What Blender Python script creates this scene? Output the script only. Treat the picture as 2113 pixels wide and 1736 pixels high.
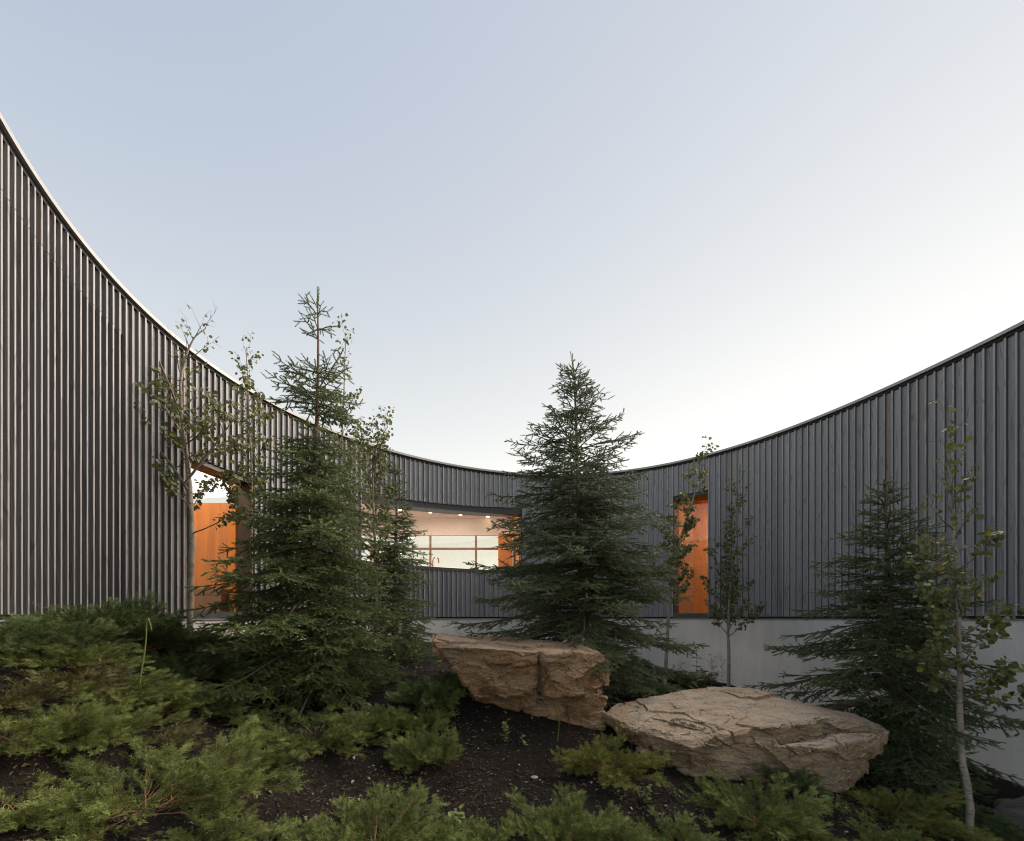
import bpy, bmesh, math, random
import numpy as np
from mathutils import Vector, Matrix, noise as mnoise

for o in list(bpy.data.objects):
    bpy.data.objects.remove(o)
scene = bpy.context.scene
COL = scene.collection
R = math.radians

# ------------------------------------------------------------------ camera
F = 830.0            # focal length in units of a 2113 px wide picture
CX, HY = 1056.5, 1275.0
cam_d = bpy.data.cameras.new('camera')
cam = bpy.data.objects.new('camera', cam_d)
COL.objects.link(cam)
cam_d.sensor_width = 36.0
cam_d.lens = 36.0 * F / 2113.0
cam_d.shift_y = (HY - 868.0) / 2113.0
cam_d.clip_start = 0.05
cam_d.clip_end = 4000.0
cam.location = (0, 0, 0)
cam.rotation_euler = (R(90), 0, 0)
scene.camera = cam

# ------------------------------------------------------------------ sky and sun
SUN_EL, SUN_AZ = 38.0, 60.0          # azimuth measured from the view axis towards the right
world = bpy.data.worlds.new('World')
scene.world = world
world.use_nodes = True
wn, wl = world.node_tree.nodes, world.node_tree.links
wn.clear()
w_out = wn.new('ShaderNodeOutputWorld')
w_bg = wn.new('ShaderNodeBackground')
w_sky = wn.new('ShaderNodeTexSky')
w_sky.sky_type = 'NISHITA'
w_sky.sun_disc = False
w_sky.sun_elevation = R(SUN_EL)
w_sky.sun_rotation = R(SUN_AZ)
w_sky.air_density = 1.0
w_sky.dust_density = 0.0
w_sky.ozone_density = 1.0
w_sky.altitude = 900
w_bg.inputs['Strength'].default_value = 0.02
wl.new(w_sky.outputs['Color'], w_bg.inputs['Color'])
# thin evening veil over the clear sky: paler to the horizon and to the sunset side
w_tc = wn.new('ShaderNodeTexCoord')
w_sep = wn.new('ShaderNodeSeparateXYZ')
wl.new(w_tc.outputs['Generated'], w_sep.inputs[0])


def w_math(op, a, b=None, clamp=False):
    m = wn.new('ShaderNodeMath')
    m.operation = op
    m.use_clamp = clamp
    for s_, v in ((0, a), (1, b)):
        if v is None:
            continue
        if isinstance(v, (int, float)):
            m.inputs[s_].default_value = v
        else:
            wl.new(v, m.inputs[s_])
    return m.outputs[0]


w_low = w_math('POWER', w_math('SUBTRACT', 1.0, w_math('MAXIMUM', w_sep.outputs['Z'], 0.0)), 2.0)
w_dot = wn.new('ShaderNodeVectorMath')
w_dot.operation = 'DOT_PRODUCT'
wl.new(w_tc.outputs['Generated'], w_dot.inputs[0])
w_dot.inputs[1].default_value = (math.sin(R(SUN_AZ)), math.cos(R(SUN_AZ)), 0.0)
w_q = w_math('POWER', w_math('MULTIPLY', w_math('ADD', w_dot.outputs['Value'], 1.0), 0.5, True), 2.0)
w_sum = None
for fac, colr in ((1.0, (0.110, 0.135, 0.172)), (w_low, (0.275, 0.220, 0.096)), (w_q, (0.112, 0.072, 0.004))):
    b_ = wn.new('ShaderNodeBackground')
    b_.inputs['Color'].default_value = (*colr, 1)
    if isinstance(fac, float):
        b_.inputs['Strength'].default_value = fac
    else:
        wl.new(fac, b_.inputs['Strength'])
    ad = wn.new('ShaderNodeAddShader')
    wl.new((w_sum or w_bg.outputs['Background']), ad.inputs[0])
    wl.new(b_.outputs['Background'], ad.inputs[1])
    w_sum = ad.outputs[0]
wl.new(w_sum, w_out.inputs['Surface'])

sun_d = bpy.data.lights.new('sun', 'SUN')
sun = bpy.data.objects.new('sun', sun_d)
COL.objects.link(sun)
sun_d.energy = 2.9
sun_d.angle = R(60)
sun_d.color = (1.0, 0.86, 0.73)
_dir = Vector((math.sin(R(SUN_AZ)) * math.cos(R(SUN_EL)), math.cos(R(SUN_AZ)) * math.cos(R(SUN_EL)), math.sin(R(SUN_EL))))
sun.rotation_euler = _dir.to_track_quat('Z', 'Y').to_euler()
sun.location = (20, 10, 12)

vs = scene.view_settings
vs.view_transform = 'Standard'
vs.look = 'None'
vs.exposure = 1.62
vs.gamma = 1.0
vs.use_curve_mapping = False
scene.cycles.max_bounces = 6
scene.cycles.diffuse_bounces = 3
scene.cycles.glossy_bounces = 3
scene.cycles.transmission_bounces = 4
scene.cycles.transparent_max_bounces = 8
scene.cycles.use_denoising = True
scene.cycles.denoising_prefilter = 'ACCURATE'
scene.cycles.denoising_input_passes = 'RGB_ALBEDO_NORMAL'
scene.cycles.pixel_filter_type = 'BLACKMAN_HARRIS'
scene.cycles.filter_width = 1.1

# ------------------------------------------------------------------ helpers
rng = np.random.default_rng(7)
rnd = random.Random(11)


def P(px, py, d):
    """A point d metres in front of the lens, from the position it has in the picture."""
    return Vector(((px - CX) / F * d, d, (HY - py) / F * d))


def link(name, data, parent=None, **props):
    o = bpy.data.objects.new(name, data)
    COL.objects.link(o)
    if parent is not None:
        o.parent = parent
    for k, v in props.items():
        o[k] = v
    return o


def thing(name, loc, label, category, group=None):
    o = link(name, None)
    o.location = loc
    o.empty_display_size = 0.2
    o['label'] = label
    o['category'] = category
    if group:
        o['group'] = group
    return o


def mesh_np(name, verts, faces, mat=None, smooth=False, attrs=None, mats=None, fmat=None):
    """Mesh from numpy arrays; faces is (n,3) or (n,4)."""
    verts = np.asarray(verts, dtype=np.float32)
    faces = np.asarray(faces, dtype=np.int32)
    me = bpy.data.meshes.new(name)
    k = faces.shape[1]
    me.vertices.add(len(verts))
    me.vertices.foreach_set('co', verts.ravel())
    me.loops.add(faces.size)
    me.loops.foreach_set('vertex_index', faces.ravel())
    me.polygons.add(len(faces))
    me.polygons.foreach_set('loop_start', np.arange(0, faces.size, k, dtype=np.int32))
    me.polygons.foreach_set('loop_total', np.full(len(faces), k, dtype=np.int32))
    me.polygons.foreach_set('use_smooth', np.full(len(faces), bool(smooth)))
    for m in (mats or ([mat] if mat else [])):
        me.materials.append(m)
    if fmat is not None:
        me.polygons.foreach_set('material_index', np.asarray(fmat, dtype=np.int32))
    for an, av in (attrs or {}).items():
        a = me.attributes.new(an, 'FLOAT', 'POINT')
        a.data.foreach_set('value', np.asarray(av, dtype=np.float32))
    me.update(calc_edges=True)
    me.validate()
    return me


def mesh_bm(name, bm, mat=None, smooth=False):
    me = bpy.data.meshes.new(name)
    bmesh.ops.recalc_face_normals(bm, faces=bm.faces)
    bm.to_mesh(me)
    bm.free()
    if smooth:
        for p in me.polygons:
            p.use_smooth = True
    if mat:
        me.materials.append(mat)
    return me


def box_bm(bm, lo, hi):
    v = [bm.verts.new((x, y, z)) for x in (lo[0], hi[0]) for y in (lo[1], hi[1]) for z in (lo[2], hi[2])]
    for f in ((0, 1, 3, 2), (4, 6, 7, 5), (0, 4, 5, 1), (2, 3, 7, 6), (0, 2, 6, 4), (1, 5, 7, 3)):
        bm.faces.new([v[i] for i in f])


def box_mesh(name, lo, hi, mat, bevel=0.0):
    bm = bmesh.new()
    box_bm(bm, lo, hi)
    if bevel:
        bmesh.ops.bevel(bm, geom=bm.edges[:], offset=bevel, segments=1, affect='EDGES')
    return mesh_bm(name, bm, mat)


def tubes(segs, sides=5):
    """segs: list of (p0,p1,r0,r1) -> verts, quads as numpy arrays."""
    s = np.array([list(a) + list(b) + [r0, r1] for a, b, r0, r1 in segs], dtype=np.float64)
    if len(s) == 0:
        return np.zeros((0, 3)), np.zeros((0, 4), int)
    p0, p1, r0, r1 = s[:, :3], s[:, 3:6], s[:, 6], s[:, 7]
    t = p1 - p0
    t /= np.maximum(np.linalg.norm(t, axis=1, keepdims=True), 1e-9)
    ref = np.where(np.abs(t[:, 2:3]) < 0.9, np.array([[0, 0, 1.0]]), np.array([[1.0, 0, 0]]))
    u = np.cross(t, ref)
    u /= np.linalg.norm(u, axis=1, keepdims=True)
    w = np.cross(t, u)
    a = np.arange(sides) / sides * 2 * np.pi
    ring = u[:, None, :] * np.cos(a)[None, :, None] + w[:, None, :] * np.sin(a)[None, :, None]
    v0 = p0[:, None, :] + ring * r0[:, None, None]
    v1 = p1[:, None, :] + ring * r1[:, None, None]
    V = np.concatenate([v0, v1], axis=1).reshape(-1, 3)
    base = (np.arange(len(s)) * 2 * sides)[:, None]
    i = np.arange(sides)
    q = np.stack([i, (i + 1) % sides, (i + 1) % sides + sides, i + sides], axis=1)
    Fq = (base[:, :, None] + q[None]).reshape(-1, 4)
    return V, Fq


def tube_path(pts, rads, sides=8, cap=True):
    """One continuous tube along a polyline."""
    pts = [np.array(p, float) for p in pts]
    n = len(pts)
    V, Q = [], []
    a = np.arange(sides) / sides * 2 * np.pi
    u = None
    for i in range(n):
        t = pts[min(i + 1, n - 1)] - pts[max(i - 1, 0)]
        t /= max(np.linalg.norm(t), 1e-9)
        if u is None:
            ref = np.array([1.0, 0, 0]) if abs(t[0]) < 0.8 else np.array([0, 1.0, 0])
            u = np.cross(t, ref)
        u = u - t * np.dot(u, t)
        u /= np.linalg.norm(u)
        w = np.cross(t, u)
        V.append(pts[i] + rads[i] * (np.cos(a)[:, None] * u + np.sin(a)[:, None] * w))
    for i in range(n - 1):
        for j in range(sides):
            k = (j + 1) % sides
            Q.append((i * sides + j, i * sides + k, (i + 1) * sides + k, (i + 1) * sides + j))
    return np.concatenate(V), np.array(Q)


def instance(tv, tf, mats, pos):
    """Copies of a template (tv, tf) by k matrices (k,3,3) and positions (k,3)."""
    V = np.einsum('kij,nj->kni', mats, tv) + pos[:, None, :]
    k, n = len(pos), len(tv)
    Fc = tf[None] + (np.arange(k) * n)[:, None, None]
    return V.reshape(-1, 3), Fc.reshape(-1, tf.shape[1])


def frames(dirs, roll=None, up=None):
    """Rotation matrices whose third column is dirs."""
    d = dirs / np.maximum(np.linalg.norm(dirs, axis=1, keepdims=True), 1e-9)
    ref = np.where(np.abs(d[:, 2:3]) < 0.95, np.array([[0, 0, 1.0]]), np.array([[1.0, 0, 0]]))
    if up is not None:
        ref = up
    x = np.cross(ref, d)
    x /= np.maximum(np.linalg.norm(x, axis=1, keepdims=True), 1e-9)
    y = np.cross(d, x)
    if roll is not None:
        c, s = np.cos(roll)[:, None], np.sin(roll)[:, None]
        x, y = x * c + y * s, y * c - x * s
    return np.stack([x, y, d], axis=2)


# ------------------------------------------------------------------ materials
def new_mat(name):
    m = bpy.data.materials.new(name)
    m.use_nodes = True
    nt = m.node_tree
    b = nt.nodes['Principled BSDF']
    return m, nt.nodes, nt.links, b


def ramp(n, l, src, stops, interp='LINEAR'):
    r = n.new('ShaderNodeValToRGB')
    r.color_ramp.interpolation = interp
    while len(r.color_ramp.elements) < len(stops):
        r.color_ramp.elements.new(0.5)
    for e, (p, c) in zip(r.color_ramp.elements, stops):
        e.position = p
        e.color = (c[0], c[1], c[2], 1)
    l.new(src, r.inputs['Fac'])
    return r.outputs['Color']


def tex_noise(n, l, vec, scale, detail=5, rough=0.55, dist=0.0):
    t = n.new('ShaderNodeTexNoise')
    t.inputs['Scale'].default_value = scale
    t.inputs['Detail'].default_value = detail
    t.inputs['Roughness'].default_value = rough
    t.inputs['Distortion'].default_value = dist
    if vec is not None:
        l.new(vec, t.inputs['Vector'])
    return t.outputs['Fac']


def mapping(n, l, vec, scale=(1, 1, 1), loc=(0, 0, 0)):
    m = n.new('ShaderNodeMapping')
    m.inputs['Scale'].default_value = scale
    m.inputs['Location'].default_value = loc
    l.new(vec, m.inputs['Vector'])
    return m.outputs['Vector']


def mixc(n, l, fac, a, b, mode='MIX'):
    m = n.new('ShaderNodeMix')
    m.data_type = 'RGBA'
    m.blend_type = mode
    for sock, v in ((m.inputs[0], fac), (m.inputs[6], a), (m.inputs[7], b)):
        if isinstance(v, (int, float)):
            sock.default_value = v
        elif isinstance(v, (tuple, list)):
            sock.default_value = (*v[:3], 1)
        else:
            l.new(v, sock)
    return m.outputs[2]


def bump(n, l, h, bsdf, strength=0.3, dist=0.02, prev=None):
    b = n.new('ShaderNodeBump')
    b.inputs['Strength'].default_value = strength
    b.inputs['Distance'].default_value = dist
    l.new(h, b.inputs['Height'])
    if prev is not None:
        l.new(prev, b.inputs['Normal'])
    l.new(b.outputs['Normal'], bsdf.inputs['Normal'])
    return b.outputs['Normal']


def mat_plain(name, col, rough=0.6, metal=0.0, var=0.15, scale=8.0, spec=0.5):
    m, n, l, b = new_mat(name)
    tc = n.new('ShaderNodeTexCoord')
    f = tex_noise(n, l, tc.outputs['Object'], scale)
    lo = tuple(c * (1 - var) for c in col)
    hi = tuple(min(1, c * (1 + var)) for c in col)
    l.new(ramp(n, l, f, [(0.3, lo), (0.7, hi)]), b.inputs['Base Color'])
    b.inputs['Roughness'].default_value = rough
    b.inputs['Metallic'].default_value = metal
    b.inputs['Specular IOR Level'].default_value = spec
    return m


def mat_cladding():
    m, n, l, b = new_mat('weathered_cladding')
    tc = n.new('ShaderNodeTexCoord')
    oi = n.new('ShaderNodeObjectInfo')
    off = n.new('ShaderNodeVectorMath'); off.operation = 'SCALE'
    comb = n.new('ShaderNodeCombineXYZ')
    for i in range(3):
        l.new(oi.outputs['Random'], comb.inputs[i])
    l.new(comb.outputs[0], off.inputs[0]); off.inputs['Scale'].default_value = 61.0
    add = n.new('ShaderNodeVectorMath'); add.operation = 'ADD'
    l.new(tc.outputs['Object'], add.inputs[0]); l.new(off.outputs[0], add.inputs[1])
    v = mapping(n, l, add.outputs[0], (11, 11, 0.55))
    base = tex_noise(n, l, v, 1.0, 2, 0.4)
    mul = n.new('ShaderNodeMath'); mul.operation = 'MULTIPLY'; mul.inputs[1].default_value = 13.0
    l.new(base, mul.inputs[0])
    sn = n.new('ShaderNodeMath'); sn.operation = 'SINE'
    mul2 = n.new('ShaderNodeMath'); mul2.operation = 'MULTIPLY'; mul2.inputs[1].default_value = 4.2
    l.new(mul.outputs[0], mul2.inputs[0]); l.new(mul2.outputs[0], sn.inputs[0])
    fine = tex_noise(n, l, mapping(n, l, add.outputs[0], (130, 130, 2.5)), 1.0, 3, 0.6)
    grain = ramp(n, l, sn.outputs[0], [(0.0, (0.88, 0.88, 0.88)), (0.70, (1, 1, 1)), (0.97, (0.62, 0.62, 0.62))])
    tone = ramp(n, l, oi.outputs['Random'], [(0.0, (0.270, 0.268, 0.282)), (0.35, (0.320, 0.317, 0.332)), (0.75, (0.365, 0.360, 0.372)), (0.96, (0.320, 0.305, 0.303)), (1.0, (0.28, 0.225, 0.19))])
    c = mixc(n, l, 1.0, tone, grain, 'MULTIPLY')
    c = mixc(n, l, 0.35, c, ramp(n, l, fine, [(0.25, (0.6, 0.6, 0.6)), (0.75, (1.2, 1.2, 1.2))]), 'MULTIPLY')
    # shade on the fin sides is put into the colour: edge faces darkened
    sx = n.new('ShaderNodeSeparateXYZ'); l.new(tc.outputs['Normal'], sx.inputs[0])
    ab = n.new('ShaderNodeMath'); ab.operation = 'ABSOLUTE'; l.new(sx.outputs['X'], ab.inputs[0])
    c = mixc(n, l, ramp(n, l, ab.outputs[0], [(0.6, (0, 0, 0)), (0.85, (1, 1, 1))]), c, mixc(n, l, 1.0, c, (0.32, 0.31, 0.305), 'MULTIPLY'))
    l.new(c, b.inputs['Base Color'])
    b.inputs['Roughness'].default_value = 0.6
    b.inputs['Specular IOR Level'].default_value = 0.4
    nb = bump(n, l, sn.outputs[0], b, 0.25, 0.002)
    bump(n, l, fine, b, 0.3, 0.002, nb)
    return m


def mat_concrete():
    m, n, l, b = new_mat('concrete')
    g = n.new('ShaderNodeNewGeometry')
    pos = g.outputs['Position']
    big = tex_noise(n, l, pos, 0.9, 6, 0.6, 0.4)
    streak = tex_noise(n, l, mapping(n, l, pos, (5, 5, 0.5)), 1.0, 4, 0.6)
    fine = tex_noise(n, l, pos, 40, 4, 0.6)
    c = ramp(n, l, big, [(0.3, (0.54, 0.525, 0.50)), (0.7, (0.68, 0.66, 0.635))])
    c = mixc(n, l, 0.35, c, ramp(n, l, streak, [(0.35, (0.72, 0.72, 0.72)), (0.6, (1.05, 1.05, 1.05))]), 'MULTIPLY')
    c = mixc(n, l, 0.3, c, ramp(n, l, fine, [(0.3, (0.8, 0.8, 0.8)), (0.7, (1.1, 1.1, 1.1))]), 'MULTIPLY')
    l.new(c, b.inputs['Base Color'])
    b.inputs['Roughness'].default_value = 0.75
    b.inputs['Specular IOR Level'].default_value = 0.3
    bump(n, l, fine, b, 0.15, 0.004)
    return m


def mat_wood(name, lo, hi):
    m, n, l, b = new_mat(name)
    g = n.new('ShaderNodeNewGeometry')
    f = tex_noise(n, l, mapping(n, l, g.outputs['Position'], (7, 7, 0.5)), 1.0, 5, 0.6, 0.6)
    f2 = tex_noise(n, l, mapping(n, l, g.outputs['Position'], (60, 60, 2)), 1.0, 3)
    c = ramp(n, l, f, [(0.3, lo), (0.7, hi)])
    c = mixc(n, l, 0.3, c, ramp(n, l, f2, [(0.3, (0.8, 0.8, 0.8)), (0.7, (1.15, 1.15, 1.15))]), 'MULTIPLY')
    l.new(c, b.inputs['Base Color'])
    b.inputs['Roughness'].default_value = 0.4
    return m


def mat_glass():
    m = bpy.data.materials.new('window_glass')
    m.use_nodes = True
    n, l = m.node_tree.nodes, m.node_tree.links
    n.clear()
    out = n.new('ShaderNodeOutputMaterial')
    mix = n.new('ShaderNodeMixShader')
    tr = n.new('ShaderNodeBsdfTransparent'); tr.inputs['Color'].default_value = (0.93, 0.92, 0.9, 1)
    gl = n.new('ShaderNodeBsdfGlossy'); gl.inputs['Roughness'].default_value = 0.01
    fr = n.new('ShaderNodeFresnel')
    gb = n.new('ShaderNodeNewGeometry')
    mr = n.new('ShaderNodeMapRange')
    mr.inputs['To Min'].default_value = 1.5
    mr.inputs['To Max'].default_value = 1 / 1.5
    l.new(gb.outputs['Backfacing'], mr.inputs['Value'])
    l.new(mr.outputs[0], fr.inputs['IOR'])
    l.new(fr.outputs[0], mix.inputs[0]); l.new(tr.outputs[0], mix.inputs[1]); l.new(gl.outputs[0], mix.inputs[2])
    l.new(mix.outputs[0], out.inputs['Surface'])
    return m


def mat_emit(name, col, s):
    m, n, l, b = new_mat(name)
    b.inputs['Base Color'].default_value = (*col, 1)
    b.inputs['Emission Color'].default_value = (*col, 1)
    b.inputs['Emission Strength'].default_value = s
    return m


def mat_rock(name, cols, top, dark, seed):
    m, n, l, b = new_mat(name)
    tc = n.new('ShaderNodeTexCoord')
    v = mapping(n, l, tc.outputs['Object'], (1, 1, 1), (seed, seed * 2, 0))
    a = tex_noise(n, l, v, 2.4, 7, 0.6, 0.5)
    bnd = tex_noise(n, l, mapping(n, l, v, (1.5, 1.5, 9)), 1.0, 5, 0.6, 0.8)
    fine = tex_noise(n, l, v, 55, 5, 0.65)
    mid = tex_noise(n, l, v, 14, 6, 0.65, 0.3)
    c = ramp(n, l, a, [(0.34, cols[0]), (0.46, cols[1]), (0.56, cols[2]), (0.68, cols[3])])
    c = mixc(n, l, 0.4, c, ramp(n, l, bnd, [(0.38, (0.45, 0.44, 0.45)), (0.60, (1.25, 1.2, 1.12))]), 'MULTIPLY')
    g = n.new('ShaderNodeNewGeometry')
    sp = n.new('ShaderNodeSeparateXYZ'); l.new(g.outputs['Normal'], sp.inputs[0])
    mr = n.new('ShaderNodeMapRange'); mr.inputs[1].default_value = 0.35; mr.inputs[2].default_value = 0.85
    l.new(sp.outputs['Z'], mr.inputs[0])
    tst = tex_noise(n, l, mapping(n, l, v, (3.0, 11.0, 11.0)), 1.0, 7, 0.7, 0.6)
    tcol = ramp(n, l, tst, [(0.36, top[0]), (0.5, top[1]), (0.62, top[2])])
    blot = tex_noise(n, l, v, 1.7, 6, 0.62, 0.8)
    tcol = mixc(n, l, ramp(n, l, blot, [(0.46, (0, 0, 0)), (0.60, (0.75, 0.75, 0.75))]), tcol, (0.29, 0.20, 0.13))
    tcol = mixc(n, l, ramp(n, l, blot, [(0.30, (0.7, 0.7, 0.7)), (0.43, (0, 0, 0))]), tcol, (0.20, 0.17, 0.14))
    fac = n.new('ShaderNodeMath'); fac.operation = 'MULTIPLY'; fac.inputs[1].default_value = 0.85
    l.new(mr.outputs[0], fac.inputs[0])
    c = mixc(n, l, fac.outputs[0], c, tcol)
    c = mixc(n, l, 0.6, c, ramp(n, l, fine, [(0.25, (0.6, 0.6, 0.6)), (0.7, (1.2, 1.2, 1.2))]), 'MULTIPLY')
    lich = tex_noise(n, l, v, 5.0, 8, 0.7, 0.2)
    c = mixc(n, l, ramp(n, l, lich, [(0.58, (0, 0, 0)), (0.66, (0.7, 0.7, 0.7))]), c, dark)
    l.new(c, b.inputs['Base Color'])
    b.inputs['Roughness'].default_value = 0.88
    b.inputs['Specular IOR Level'].default_value = 0.25
    nb = bump(n, l, mid, b, 0.5, 0.025)
    nb = bump(n, l, tst, b, 0.5, 0.02, nb)
    bump(n, l, fine, b, 0.6, 0.008, nb)
    return m


def mat_soil():
    m, n, l, b = new_mat('dark_soil')
    g = n.new('ShaderNodeNewGeometry')
    a = tex_noise(n, l, g.outputs['Position'], 1.3, 5)
    f = tex_noise(n, l, g.outputs['Position'], 60, 6, 0.7)
    c = ramp(n, l, a, [(0.35, (0.008, 0.0068, 0.006)), (0.65, (0.018, 0.015, 0.013))])
    pt = tex_noise(n, l, g.outputs['Position'], 3.1, 4, 0.6, 0.6)
    c = mixc(n, l, ramp(n, l, pt, [(0.52, (0, 0, 0)), (0.66, (0.8, 0.8, 0.8))]), c, (0.022, 0.0145, 0.010))
    c = mixc(n, l, 0.8, c, ramp(n, l, f, [(0.3, (0.3, 0.3, 0.3)), (0.62, (1.3, 1.2, 1.1)), (0.8, (3.2, 2.9, 2.6))]), 'MULTIPLY')
    l.new(c, b.inputs['Base Color'])
    b.inputs['Roughness'].default_value = 0.95
    b.inputs['Specular IOR Level'].default_value = 0.15
    bump(n, l, f, b, 0.9, 0.02)
    return m


def mat_island(name, stops, rough=0.8, spec=0.2, noise_scale=None, noise_amt=0.5, tip=None, translucent=0.0, back=None):
    """Colour by mesh island, with a slow noise over the plant."""
    m, n, l, b = new_mat(name)
    g = n.new('ShaderNodeNewGeometry')
    c = ramp(n, l, g.outputs['Random Per Island'], stops)
    if noise_scale:
        tc = n.new('ShaderNodeTexCoord')
        f = tex_noise(n, l, tc.outputs['Object'], noise_scale, 3)
        k0, k1 = 1 - noise_amt, 1 + noise_amt
        c = mixc(n, l, 1.0, c, ramp(n, l, f, [(0.3, (k0, k0, k0)), (0.7, (k1, k1, k1 * 0.95))]), 'MULTIPLY')
    if tip:
        at = n.new('ShaderNodeAttribute'); at.attribute_name = 'tip'
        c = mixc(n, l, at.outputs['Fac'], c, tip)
    if back:
        c = mixc(n, l, g.outputs['Backfacing'], c, back)
    l.new(c, b.inputs['Base Color'])
    b.inputs['Roughness'].default_value = rough
    b.inputs['Specular IOR Level'].default_value = spec
    if translucent:
        out = n['Material Output']
        tr = n.new('ShaderNodeBsdfTranslucent')
        l.new(c, tr.inputs['Color'])
        mx = n.new('ShaderNodeMixShader'); mx.inputs[0].default_value = translucent
        l.new(b.outputs[0], mx.inputs[1]); l.new(tr.outputs[0], mx.inputs[2])
        l.new(mx.outputs[0], out.inputs['Surface'])
    return m


def mat_bark(name, lo, hi, marks=None, rings=10.0):
    m, n, l, b = new_mat(name)
    g = n.new('ShaderNodeNewGeometry')
    f = tex_noise(n, l, mapping(n, l, g.outputs['Position'], (25, 25, 10)), 1.0, 5, 0.65)
    c = ramp(n, l, f, [(0.3, lo), (0.7, hi)])
    if marks:
        k = tex_noise(n, l, mapping(n, l, g.outputs['Position'], (12, 12, 55)), 1.0, 3, 0.5)
        c = mixc(n, l, ramp(n, l, k, [(0.6, (0, 0, 0)), (0.68, (0.9, 0.9, 0.9))]), c, marks)
        k2 = tex_noise(n, l, g.outputs['Position'], 6.0, 4, 0.6)
        c = mixc(n, l, ramp(n, l, k2, [(0.5, (0, 0, 0)), (0.7, (0.7, 0.7, 0.7))]), c, tuple(x * 0.5 for x in lo))
    l.new(c, b.inputs['Base Color'])
    b.inputs['Roughness'].default_value = 0.8
    b.inputs['Specular IOR Level'].default_value = 0.2
    bump(n, l, f, b, 0.5, 0.006)
    return m


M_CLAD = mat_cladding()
M_CONC = mat_concrete()
M_BACK = mat_plain('black_membrane', (0.02, 0.02, 0.021), 0.9)
M_COPE = mat_plain('coping_metal', (0.30, 0.295, 0.29), 0.55, 0.2, 0.08, 3)
M_FRAME = mat_plain('dark_bronze_frame', (0.028, 0.027, 0.028), 0.45, 0.2, 0.1)
M_SILL = mat_plain('grey_sill_metal', (0.085, 0.085, 0.09), 0.45, 0.3, 0.1)
M_GLASS = mat_glass()
M_ORANGE = mat_wood('fir_panel', (0.40, 0.150, 0.034), (0.56, 0.225, 0.058))
M_BROWN = mat_wood('brown_panel', (0.17, 0.09, 0.05), (0.22, 0.12, 0.07))
M_WHITE = mat_plain('interior_plaster', (0.74, 0.66, 0.60), 0.85, 0, 0.04)
M_FLOOR = mat_plain('interior_floor', (0.25, 0.2, 0.16), 0.5)
M_BRASS = mat_plain('brushed_copper', (0.45, 0.22, 0.12), 0.35, 0.9, 0.1)
M_MULL = mat_plain('timber_mullion', (0.17, 0.095, 0.05), 0.5, 0, 0.3, 20)
M_SOIL = mat_soil()

# ------------------------------------------------------------------ wall line, measured from the roof edge
H = 4.0
_mx = np.array([0, 100, 200, 350, 430, 530, 640, 800, 900, 1000, 1100, 1310, 1400, 1500, 1600, 1700, 1800, 1900, 2000, 2113.])
_my = np.array([230, 393, 530, 683, 743, 810, 868, 924, 952, 968, 977, 966, 951, 925, 893, 855, 808, 763, 715, 662.])
_h = HY - _my
WX, WD = (_mx - CX) / _h * H, F / _h * H
CXW, CYW = 1.035, 5.457
_th = np.arctan2(WX - CXW, WD - CYW)
_rr = np.hypot(WX - CXW, WD - CYW) + 0.07      # the measured edge is the coping, 7 cm proud of the wall line


def _basis(t):
    return np.stack([np.ones_like(t), np.cos(t), np.sin(t), np.cos(2 * t), np.sin(2 * t), np.cos(3 * t), np.sin(3 * t)], axis=1)


_A = _basis(_th)
_reg = np.diag([0, .005, .005, .01, .01, .03, .03])
_wt = np.diag([8, 3] + [1.0] * (len(_rr) - 3) + [4])
_co = np.linalg.solve(_A.T @ _wt @ _A + _reg, _A.T @ _wt @ _rr)


def wall_r(t):
    return _basis(np.atleast_1d(np.asarray(t, float))) @ _co


def wall_pt(t):
    r = wall_r(t)[0]
    return CXW + r * math.sin(t), CYW + r * math.cos(t)


_ts = np.linspace(R(-148), R(132), 9000)
_r = wall_r(_ts)
_xy = np.stack([CXW + _r * np.sin(_ts), CYW + _r * np.cos(_ts)], axis=1)
_ds = np.hypot(*np.gradient(_xy, axis=0).T)
# the boards are laid closer where the curve tightens; spacing measured along the wall
_sx = np.array([0, 60, 400, 600, 950, 1100, 1530, 1720, 1935, 2080, 2200, 2290, 2400.]) / 2400 * 2113
_sp = np.array([16.4, 15.8, 15.4, 13.1, 11.3, 10.85, 11.6, 13.0, 15.5, 18.1, 21.7, 24.5, 27.0]) / 2400 * 2113
_px = CX + F * _xy[:, 0] / np.maximum(_xy[:, 1], 0.3)
_in = (_px > 0) & (_px < 2113) & (_xy[:, 1] > 1.0)
_pitch = np.full(len(_ts), np.nan)
_pitch[_in] = np.interp(_px[_in], _sx, _sp) / np.maximum(np.abs(np.gradient(_px)[_in]) / _ds[_in], 1e-6)
_k = np.nonzero(_in)[0]
_pitch[:_k[0]] = _pitch[_k[0]]
_pitch[_k[-1]:] = _pitch[_k[-1]]
_pitch = np.convolve(np.pad(_pitch, 200, mode='edge'), np.ones(401) / 401, 'valid')
_cnt = np.concatenate([[0], np.cumsum(_ds[1:] / _pitch[1:])])
NF = int(_cnt[-1])
FT = np.interp(np.arange(NF + 1), _cnt, _ts)          # angle of every fin
FXY = np.array([wall_pt(t) for t in FT])
_tan = np.gradient(FXY, axis=0)
FA = np.arctan2(_tan[:, 1], _tan[:, 0])                      # heading of the wall at every fin
FPX = np.where(FXY[:, 1] > 0.3, CX + F * FXY[:, 0] / np.maximum(FXY[:, 1], 0.3), np.where(FXY[:, 0] < 0, -9e3, 9e3))


def fin_at(px):
    return int(np.argmin(np.abs(FPX - px)))


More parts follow.
